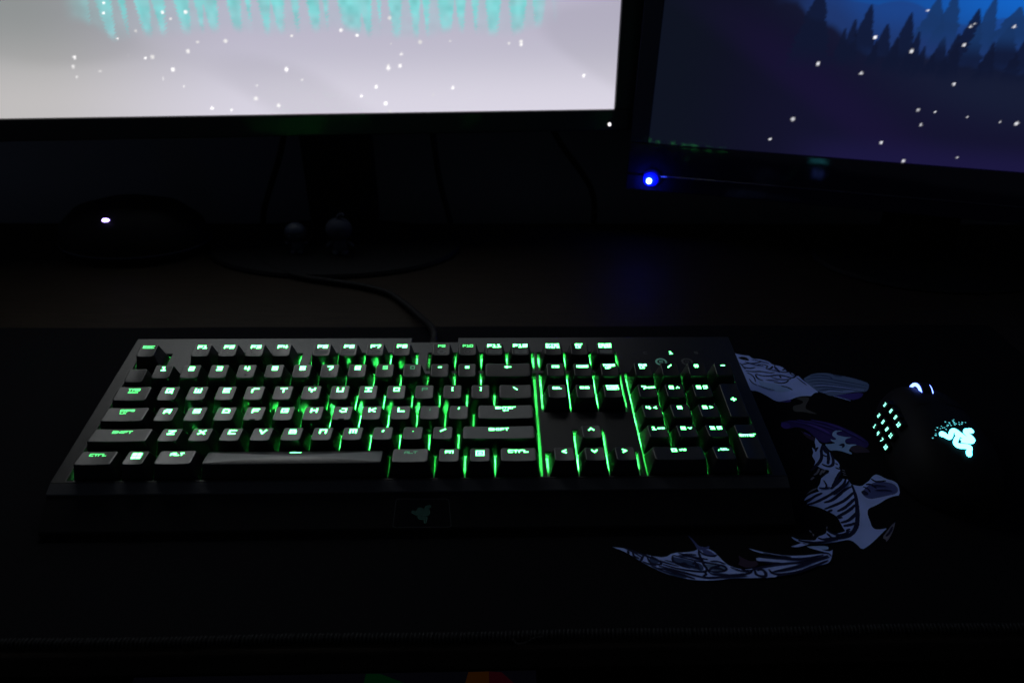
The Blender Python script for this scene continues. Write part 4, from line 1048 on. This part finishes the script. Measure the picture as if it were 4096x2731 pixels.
def left_picture(u, v):
    base = mixc(L3(206, 203, 215), L3(186, 182, 200), smooth(0, 95, v))
    base = mixc(base, mixc(L3(190, 187, 184), L3(146, 151, 148), smooth(10, 100, v)), smooth(-350, -560, u) * 0.9)
    base = mixc(base, L3(232, 226, 240), smooth(60, 0, v) * 0.45 * smooth(-620, -250, u))
    # slanting broad bands
    t = smooth(0.42, 0.62, vnoise(u * 0.7 + v * 1.0, u * 0.12 - v, 90, 3))
    base = base * (1 - 0.10 * t[:, None]) * np.array([1.0, 1.0, 1.01])
    # far sky between the pines: turquoise, higher up pale
    teal = mixc(L3(146, 200, 206), L3(130, 212, 213), smooth(68, 100, v))
    tex = vnoise(u, v, 5.5, 9)
    teal = teal * (0.86 + 0.28 * tex[:, None])
    side = smooth(-520, -468, u) * smooth(-58, -92, u)
    low = 66 + 12 * vnoise(u, u * 0, 26, 17) + 10 * (1 - side)
    tmask = smooth(-3, 9, v - low) * side
    pine = np.zeros(len(u))
    px = [(213, 120, 13), (262, 132, 10), (295, 128, 13), (340, 112, 8), (381, 130, 14), (430, 126, 9), (455, 99, 8), (498, 134, 13), (545, 121, 9), (570, 128, 12), (607, 104, 9), (645, 131, 11), (680, 128, 12),
          (722, 116, 8), (750, 134, 14), (814, 92, 7), (845, 128, 9), (869, 132, 11), (918, 128, 12), (955, 110, 7), (985, 130, 12), (1035, 103, 9), (1068, 126, 10), (1100, 132, 11), (1155, 128, 13), (1215, 122, 12), (1262, 126, 12)]
    for i, (x, tip, hw) in enumerate(px):
        tu = -480.6 + (x - 235) * 0.399
        f = np.clip((tip - v) / (tip - 64.0), 0, 1.3)
        tier = ((v * (1 + 0.08 * (i % 4)) + 1.7 * i + 0.35 * np.abs(u - tu)) / 3.4) % 1.0
        wid = 0.74 * hw * f ** 0.95 * (0.66 + 0.46 * (1 - tier)) + 1.3 * (vnoise(u, v, 1.6, 60 + i) - 0.5)
        pine = np.maximum(pine, smooth(0.9, -0.9, np.abs(u - tu) - wid) * (f > 0) * (0.80 + 0.2 * ((i * 7) % 5) / 4))
    C = mixc(base, teal, np.clip(tmask * (1 - pine * 0.92) * (0.74 + 0.34 * vnoise(u, v, 7, 15)), 0, 1))
    # upper wallpaper, out of view: added glow shaped to light the key tops
    g = np.interp(u, [-612, -560, -500, -440, -350, -225, -100, 0], [0.42, 0.75, 1.0, 0.95, 0.62, 0.33, 0.22, 0.18])
    key_glow = (5.3 * g * (0.09 + 0.91 * smooth(178, 250, v)) * (1 + 0.6 * smooth(290, 350, v) * smooth(-200, -400, u)))[:, None] * np.array([0.97, 1.0, 1.0])
    C = mixc(C, key_glow, smooth(112, 165, v))
    return stars(C, u, v, STARL, (1.25, 1.22, 1.22), 1.5, 5)

def right_picture(u, v):
    base = mixc(L3(12, 13, 31), L3(17, 16, 44), smooth(20, 200, u))
    t = smooth(0, 26, u * 0.62 + v - 128) * smooth(74, 30, u * 0.62 + v - 128)
    base = mixc(base, L3(28, 15, 60), t * 0.3)
    base = mixc(base, L3(20, 26, 51), smooth(170, 260, u * 0.62 + v) * smooth(20, 70, v))
    base = mixc(base, L3(24, 20, 60), smooth(30, 0, v) * smooth(120, 200, u))
    base = mixc(base, L3(10, 17, 28), smooth(110, 10, u) * 0.6)
    # misty blue slopes above the hill line
    hx = np.array([p[0] for p in HILLR])
    hy = np.array([p[1] for p in HILLR])
    hl = np.interp(u, hx, hy)
    far = mixc(L3(26, 48, 92), L3(20, 74, 150), smooth(8, 42, v - hl))
    far = mixc(far, L3(16, 100, 200), smooth(190, 320, u) * smooth(108, 150, v))
    k = smooth(-3, 6, v - hl + 3 * (vnoise(u, v, 7, 4) - 0.5)) * smooth(95, 150, u)
    C = mixc(base, far, k)
    # second ridge
    ridge = 138 - 0.10 * (u - 190) + 6 * np.sin(u / 15.0) * (u > 190)
    C = mixc(C, L3(30, 56, 118), smooth(1, -1, v - ridge) * k * 0.55)
    more = [[166, 118, 92, 6], [173, 126, 93, 8], [212, 112, 88, 7], [229, 118, 86, 8], [262, 118, 86, 9], [292, 112, 86, 8], [246, 100, 84, 5], [318, 118, 86, 12], [340, 132, 88, 16], [195, 108, 90, 5]]
    for i, (tu, tip, bs, hw) in enumerate(TREER + more):
        f = (tip - v) / (tip - bs)
        jag = 1 + 0.9 * (vnoise(u * 0 + np.sign(u - tu) * 40, v, 1.9, 30 + i) - 0.5) + 0.8 * (vnoise(u, v, 3.0, 50 + i) - 0.5)
        wid = hw * np.clip(f, 0, 1.2) ** 0.9 * (0.55 + 0.33 * jag) + 0.5
        far_t = 8 <= i < 12
        k = smooth(0.9, -0.9, np.abs(u - tu) - wid) * (f > 0) * smooth(1.35, 0.75, f)
        tc = L3(22, 52, 100) if far_t else L3(13, 20, 46)
        C = mixc(C, tc, k * 0.92)
    # unseen upper part, colour darkened so the number pad keys stay dark
    C = mixc(C, np.array([0.004, 0.018, 0.06]), smooth(152, 215, v))
    C = mixc(C, np.array([0.003, 0.008, 0.02]), smooth(200, 260, v) * 0.8)
    return stars(C, u, v, STARR, (0.95, 0.95, 1.0), 1.35, 8)

S_L = screen_mat('screen_matte', 0.5, 0.25)
S_R = screen_mat('screen_glossy', 0.04, 0.8)

# left, larger in view
PL = Plane3((130.206, 426.664, 140.0), 4.8, 5)
lb = Vector((-165, 430, 0))
ml = empty('monitor', lb)
tag(ml, 'widescreen monitor showing a bright washed-out snowy forest, behind the keyboard', 'monitor', 'monitors on the desk')
W, H = 612, 382  # left height raised out of view so the added glow reaches more key rows
screen_mesh(PL, lb, np.linspace(-W, 0, 520), np.concatenate([np.arange(0, 60, 1.6), np.arange(60, 122, 1.0), np.arange(124, H + 1, 10.0)]), left_picture, 'screen', S_L, ml)
pbox(PL, lb, -W - 20, 22, -21, -0.2, -14, 4).build('bottom_bezel', K['bezel'], ml, bevel=1.2)
pbox(PL, lb, 0.2, 22, -0.1, H - 1, -14, 4).build('side_bezel', K['bezel'], ml, bevel=1.2)
pbox(PL, lb, -W - 20, -W - 0.2, -0.1, H - 1, -14, 4).build('side_bezel', K['bezel'], ml, bevel=1.2)
pbox(PL, lb, -W - 20, 22, H - 0.8, H + 20, -14, 4).build('top_bezel', K['bezel'], ml, bevel=1.2)
b = MB()
pts = []
for k, (ins, wv) in enumerate(((2, -14.1), (10, -24), (90, -46))):
    pts.append([PL(u, v, wv) - lb for u, v in ((-W - 20 + ins, -21 + ins), (22 - ins, -21 + ins), (22 - ins, H + 20 - ins), (-W - 20 + ins, H + 20 - ins))])
b.rings(pts)
b.build('back_shell', K['dark'], ml)
b = MB()
b.lathe([(0.0, 0), (1.7, 0.0), (1.6, 0.8), (1.0, 1.4)], n=12)
b.v = [tuple(PL(-4.8 + x, -14.6 + y * 1.1, 4.0 + z) - lb) for x, y, z in b.v]
b.build('power_light', K['white_led'], ml, smooth=True)
b = MB()
b.box(-40, 38, 22, 38, 4, 300)
b.build('stand_column', K['dark'], ml, bevel=3)
b = MB()
b.lathe([(132, 0.2), (134, 2.0), (131, 5.0), (60, 6.0)], c=(0, -42, 0), n=40, sx=1.0, sy=0.55)
b.build('stand_base', K['dark'], ml, smooth=False)

# right, turned towards the viewer
PR = Plane3((166.342, 409.703, 110.0), -14.75, 2.5)
rb = Vector((480, 380, 0))
mr_ = empty('monitor', rb)
tag(mr_, 'angled glossy black monitor showing a dark blue night forest, with a blue power light', 'monitor', 'monitors on the desk')
W2, H2 = 598, 336
screen_mesh(PR, rb, np.concatenate([np.arange(0, 372, 1.3), np.arange(380, W2 + 1, 30.0)]), np.concatenate([np.arange(0, 162, 1.3), np.arange(170, H2 + 1, 20.0)]), right_picture, 'screen', S_R, mr_)
pbox(PR, rb, -19, W2 + 19, -50, -0.2, -16, 2.0).build('bottom_bezel', K['bezel_gloss'], mr_, bevel=1.0)
pbox(PR, rb, -19, -0.2, -0.1, H2, -16, 2.0).build('side_bezel', K['bezel_gloss'], mr_, bevel=1.0)
pbox(PR, rb, W2 + 0.2, W2 + 19, -0.1, H2, -16, 2.0).build('side_bezel', K['bezel_gloss'], mr_, bevel=1.0)
pbox(PR, rb, -19, W2 + 19, H2 + 0.1, H2 + 18, -16, 2.0).build('top_bezel', K['bezel_gloss'], mr_, bevel=1.0)
b = MB()
b.rings([[PR(u, -33.2 + 1.0 * math.sin(t * math.pi / 5), 1.9 + 0.9 * math.cos(t * math.pi / 5)) - rb for t in range(10)] for u in (-19.5, W2 + 19.5)])
b.build('lower_ridge', K['bezel_gloss'], mr_, smooth=True)
b = MB()
b.rings([[PR(7.6 + r_ * math.cos(t * math.pi / 20), -36.2 + r_ * math.sin(t * math.pi / 20), w_) - rb for t in range(40)] for r_, w_ in ((9.8, 1.5), (9.6, 2.4), (8.4, 3.0), (5.0, 3.5))])
b.build('power_button', K['button'], mr_, smooth=True)
b = MB()
b.lathe([(0.0, -1.0), (2.3, -1.0), (2.6, 1.0), (2.5, 2.6), (1.8, 4.0), (0.6, 4.6)], n=16)
b.v = [tuple(PR(5.2 + x, -38.6 + y, 3.3 + z) - rb) for x, y, z in b.v]
b.build('power_light', K['blue_led'], mr_, smooth=True)
b = MB()
b.rings([[PR(u, v, wv) - rb for u, v in ((-19 + i, -47 + i), (W2 + 19 - i, -47 + i), (W2 + 19 - i, H2 + 18 - i), (-19 + i, H2 + 18 - i))] for i, wv in ((3, -16.1), (12, -26), (100, -44))])
b.build('back_shell', K['dark'], mr_)
b = MB()
b.box(-45, 35, 10, 30, 4, 260)
b.build('stand_column', K['dark'], mr_, bevel=3)
b = MB()
b.lathe([(128, 0.2), (130, 2.0), (126, 5.0), (60, 6.0)], c=(-5, -20, 0), n=40, sx=1.0, sy=0.62)
b.build('stand_base', K['dark'], mr_)

# cables hanging behind the monitor
for i, (pts, lab) in enumerate(((((-215, 474, 150), (-227, 474, 90), (-250, 474, 39), (-266, 473, 3), (-272, 474, -60), (-270, 474, -300)), 'thin black cable hanging left of the monitor stand'),
                   (((-66, 474, 150), (-61, 474, 90), (-56, 474, 40), (-45, 473, -3), (-40, 474, -60), (-42, 474, -300)), 'thin black cable hanging just right of the monitor stand'),
                   (((60, 474, 130), (79, 474, 91), (108, 474, 56), (124, 474, 30), (126, 473, -3), (124, 474, -80), (122, 474, -300)), 'curving black cable hanging between the two monitors'))):
    b = MB()
    base = Vector(pts[0])
    b.tube([Vector(q) - base for q in chaikin(pts, 3)], 3.4, 8)
    o = b.build('hanging_cable', K['rubber'], None, smooth=True, loc=tuple(base * MM))
    tag(o, lab, 'cable', 'cables hanging behind the desk')

# ------------------------------------------------------------------ mouse
mloc = Vector((303.0, 41.0, 3.0))
YAW = math.radians(-8)
ms = empty('mouse', mloc, (0, 0, YAW))
tag(ms, 'black wireless gaming mouse with glowing cyan emblem and a lit side number pad', 'mouse')
LEN = 60.0
def hwid(y):          # half widths left / right
    t = y / LEN
    e = max(0.0, 1 - abs(t) ** 3.4) ** 0.5
    return 30.5 * e * (1.0 - 0.10 * math.sin((t + 0.1) * 2.4)), 33.5 * e * (1.0 - 0.06 * math.sin(t * 3))
def hmax(y):
    t = y / LEN
    return 35.5 * max(0.0, 1 - abs((t + 0.03) / 1.1) ** 2.4) ** 0.62
def mz(x, y):
    L, R = hwid(y)
    w = L if x < 0 else R
    if w < 0.1:
        return 0.0
    e = min(1.0, abs(x) / w)
    return max(0.6, hmax(y) * (1 - e ** 3.0) ** 0.55)
def msurf(ss, ts, lift):
    b = MB()
    for t in ts:
        y = t * LEN
        L, R = hwid(y)
        for s in ss:
            x = (L if s < 0 else R) * math.copysign(abs(s) ** 0.8, s)
            b.v.append((x, y, mz(x, y) + lift))
    n = len(ss)
    for i in range(len(ts) - 1):
        for j in range(n - 1):
            a = i * n + j
            b.f.append((a, a + 1, a + n + 1, a + n))
    return b
ss = [-1 + 2 * i / 36 for i in range(37)]
ss = [math.copysign(1 - (1 - abs(s)) ** 1.7, s) for s in ss]
ts = [-0.995 + 1.99 * i / 44 for i in range(45)]
b = msurf(ss, ts, 0.0)
n = len(ss)
rim = [i for i in range(n)] + [k * n + n - 1 for k in range(1, len(ts))] + [(len(ts) - 1) * n + i for i in reversed(range(n - 1))] + [k * n for k in reversed(range(1, len(ts) - 1))]
o0 = len(b.v)
for i in rim:
    x, y, z = b.v[i]
    b.v.append((x * 0.97, y * 0.98, 0.1))
r = len(rim)
for j in range(r):
    b.f.append((rim[j], rim[(j + 1) % r], o0 + (j + 1) % r, o0 + j))
b.f.append(tuple(o0 + j for j in range(r)))
b.build('shell', K['mouse'], ms, smooth=True)
for s0, s1, nm in ((-0.60, -0.10, 'left_button'), (0.10, 0.66, 'right_button')):
    b = msurf([s0 + (s1 - s0) * i / 10 for i in range(11)], [0.18 + 0.74 * i / 14 for i in range(15)], 0.5)
    b.build(nm, K['mouse'], ms, smooth=True)
# wheel with lit rings
wy, wr = 34.0, 12.5
wz = mz(0, wy) - 8.0
b = MB()
for x0_, x1_ in ((-3.2, 3.2),):
    b.rings([[(x, wy + rr * math.cos(t * math.pi / 16), wz + rr * math.sin(t * math.pi / 16)) for t in range(32)] for x, rr in ((-3.4, wr - 1.2), (-3.0, wr), (3.0, wr), (3.4, wr - 1.2))])
wheel = b.build('scroll_wheel', K['rubber'], ms, smooth=False)
for sx in (-1, 1):
    b = MB()
    b.rings([[(sx * x, wy + rr * math.cos(t * math.pi / 16), wz + rr * math.sin(t * math.pi / 16)) for t in range(32)] for x, rr in ((3.5, wr - 3.2), (3.5, wr - 0.9), (4.2, wr - 0.9), (4.2, wr - 3.2))], False, False)
    b.build('lit_ring', K['m_wheel'], wheel, smooth=False)
# side number pad: four columns of three keys
num = 0
cols = ((0, 25.0), (1, 17.4), (2, 9.8), (3, 2.0))
inv = Matrix.Rotation(-YAW, 3, 'Z')
SIDE = [[(272.5, 61.1, 12.0), (274.1, 63.0, 20.0), (277.1, 65.0, 28.0)], [(271.2, 53.0, 12.0), (273.7, 55.7, 20.0), (277.9, 57.6, 28.0)],
        [(270.5, 46.1, 12.0), (272.6, 47.7, 20.0), (277.6, 50.5, 28.0)], [(269.7, 38.4, 12.0), (272.0, 40.8, 20.0), (275.8, 42.5, 28.0)]]
fwd = inv @ Vector((0.05, 1, 0)).normalized()
for c in range(4):
    for rr in range(3):
        num += 1
        p = inv @ (Vector(SIDE[c][rr]) - mloc)
        upv = (inv @ (Vector(SIDE[c][2]) - Vector(SIDE[c][0]))).normalized()
        ax = (-fwd).normalized()                  # reading direction: towards the palm
        upv = (upv - ax * upv.dot(ax)).normalized()
        nn = upv.cross(ax).normalized()
        if nn.x > 0:
            nn = -nn
        b = MB()
        def pt(a, h, d):
            return p + ax * a + upv * h + nn * d
        b.hexa([pt(*q) for q in ((-3.1, -3.3, -5.5), (3.1, -3.3, -5.5), (3.1, 3.3, -5.5), (-3.1, 3.3, -5.5), (-2.7, -2.8, -0.3), (2.7, -2.8, -0.3), (2.7, 2.8, 0.2), (-2.7, 2.8, 0.2))])
        kbt = b.build('thumb_key', K['mouse_side'], ms, bevel=0.5)
        b = MB()
        tmp = MB()
        text(tmp, str(num), 0, 0, 2.3, 1.4 if num < 10 else 1.0, 0.5, lambda x, y: 0.0, 0.35, gap=0.9)
        b.v = [tuple(pt(*q)) for q in tmp.v]
        b.f = tmp.f
        b.build('numeral', K['m_num'], kbt, recalc=False)
# emblem on the palm rest
def on_mouse(a, c, lift):
    w = Vector((1.82 * a + 0.68 * c + 300.5, -0.49 * a + 2.10 * c + 16.6, 3.0))
    q = inv @ (w - mloc)
    return (q.x, q.y, mz(q.x, q.y) + lift)
emb = None
for k, arm in enumerate(LOGO):
    b = MB()
    snake(arm, 1.38, 0.8, 1.3, lambda x, y, k=k: on_mouse(x, y, 0.8 + 0.05 * k), b)
    # give the raised emblem a lit rim so that it glows onto the shell
    n2 = len(b.v) // 2
    top = list(b.v)
    b.v += [(x, y, z - 1.0) for x, y, z in top]
    q = len(top)
    for j in range(n2 - 1):
        b.f.append((j, j + 1, q + j + 1, q + j))
        b.f.append((n2 + j, n2 + j + 1, q + n2 + j + 1, q + n2 + j))
    b.build('emblem_arm', K['m_logo'], ms, recalc=False)
b = MB()
for (x, y) in DOTS:
    w = inv @ (Vector((x, y, 3.0)) - mloc)
    s = random.uniform(0.35, 0.75)
    b.add([(w.x - s, w.y + s * .5, mz(w.x - s, w.y + s * .5) + 0.25), (w.x + s * .1, w.y - s, mz(w.x + s * .1, w.y - s) + 0.25), (w.x + s, w.y + s * .6, mz(w.x + s, w.y + s * .6) + 0.25)], [(0, 1, 2)])
b.build('emblem_flecks', K['m_dot'], ms, recalc=True)

# ------------------------------------------------------------------ small things on the desk
def figurine(name, loc, s, label, horns):
    e = empty(name, loc)
    tag(e, label, 'figurine', 'figurines in front of the monitor stand')
    b = MB()
    b.lathe([(r * s, z * s) for r, z in ((4, 0), (8.0, 1.0), (9.5, 5), (9.0, 10), (7.0, 15), (5.0, 17.5), (9, 19), (14, 23), (15.5, 29), (14.5, 35), (10.5, 40), (5, 42.5), (1, 43))], n=24, sy=0.9)
    b.build('body', K['toy'], e, smooth=True)
    for sx in (-1, 1):
        b = MB()
        b.lathe([(r * s, z * s) for r, z in ((1, 0), (4.2, 0.5), (4.6, 2.5), (3.2, 5), (1, 5.6))], c=(sx * 5.2 * s, -6 * s, 0), n=12, sy=1.3)
        b.build('foot', K['toy'], e, smooth=True)
        b = MB()
        b.tube(chaikin([(sx * 8 * s, 0, 13 * s), (sx * 12 * s, -2 * s, (12 if horns else 14) * s), (sx * 15 * s, -4 * s, (9 if horns else 15) * s)], 2), 2.6 * s, 10)
        b.build('arm', K['toy'], e, smooth=True)
        b = MB()
        b.lathe([(0.2, 0), (2.0 * s, 0.1), (2.0 * s, 0.9), (0.2, 1.0)], n=12)
        b.v = [(sx * 5.4 * s + x, -13.2 * s - z, 29 * s + y * 1.2) for x, y, z in b.v]
        b.build('eye', K['toy_dark'], e, smooth=False)
    b = MB()
    if horns:
        b.tube(chaikin([(0, 0, 41 * s), (1 * s, 0, 46 * s), (5 * s, 0, 49 * s), (7 * s, -1 * s, 46 * s)], 2), 2.2 * s, 8)
        b.build('head_curl', K['toy'], e, smooth=True)
    else:
        b.lathe([(14.9 * s, 31 * s), (15.2 * s, 34 * s), (12 * s, 39.6 * s), (7 * s, 43.2 * s), (1, 44.5 * s)], n=20, sy=0.92)
        b.build('hair', K['toy_dark'], e, smooth=True)
    return e
figurine('figurine', (-200, 368, 6.0), 0.72, 'small dark-haired figurine with outstretched arms beside the monitor stand', False)
figurine('figurine', (-154.5, 366, 6.0), 0.88, 'small pale round-headed figurine with a curl on top, by the monitor stand', True)

dv = empty('desk_speaker', (-376, 392, 0))
tag(dv, 'rounded black desk device with a small white status light, far left on the desk', 'speaker')
b = MB()
b.lathe([(60, 0.3), (66, 3), (68, 12), (63, 30), (48, 45), (24, 53), (2, 55)], n=36, sx=1.15, sy=0.75)
b.build('body', K['dark'], dv, smooth=True)
b = MB()
b.lathe([(66, 8), (68.6, 9), (68.6, 11), (66, 12)], n=36, sx=1.15, sy=0.75)
b.build('trim_ring', K['bezel_gloss'], dv, smooth=True)
b = MB()
b.lathe([(0.1, -1), (3.3, -1.0), (3.3, 1.0), (2.4, 2.4), (0.3, 2.9)], n=14)
import math as _m
b.v = [(-7 + x * 1.2, -34.5 - z * 0.75, 44.0 + y * 0.8 + z * 0.6) for x, y, z in b.v]
b.build('status_light', K['violet_led'], dv, smooth=True)

# dim tablet on the shelf under the desk edge
tb = empty('tablet', (-150, -90, -160))
tag(tb, 'dim tablet screen with coloured facets lying below the front edge of the desk', 'tablet')
b = MB()
b.box(-112, 190, -78, 80, 0.1, 7.5)
b.build('tablet_body', K['dark'], tb, bevel=2)
K['tab'] = mat('tablet_glass', (0.01, 0.01, 0.012), 0.3, emit=lin(13, 13, 22), estr=0.2)
b = MB()
b.box(-105, 183, -71, 77, 7.55, 7.9)
b.build('tablet_screen', K['tab'], tb)
for nm, col, P in (('picture_facet', (0, 52, 22), [(60, 76.7), (70, 76.5), (94, 66.5), (90, 50), (58, 50)]), ('picture_facet', (74, 40, 6), [(134, 76.5), (130, 60), (140, 45), (149, 45), (149, 76.7)]), ('picture_facet', (60, 8, 22), [(149.2, 76.7), (149.2, 45), (175, 50), (168, 66), (158, 76)])):
    b = MB()
    b.add([(x, y, 8.1) for x, y in P], [tuple(range(len(P)))])
    b.build(nm, mat('facet', (0.01, 0.01, 0.01), 0.4, emit=lin(*col), estr=0.16), tb)
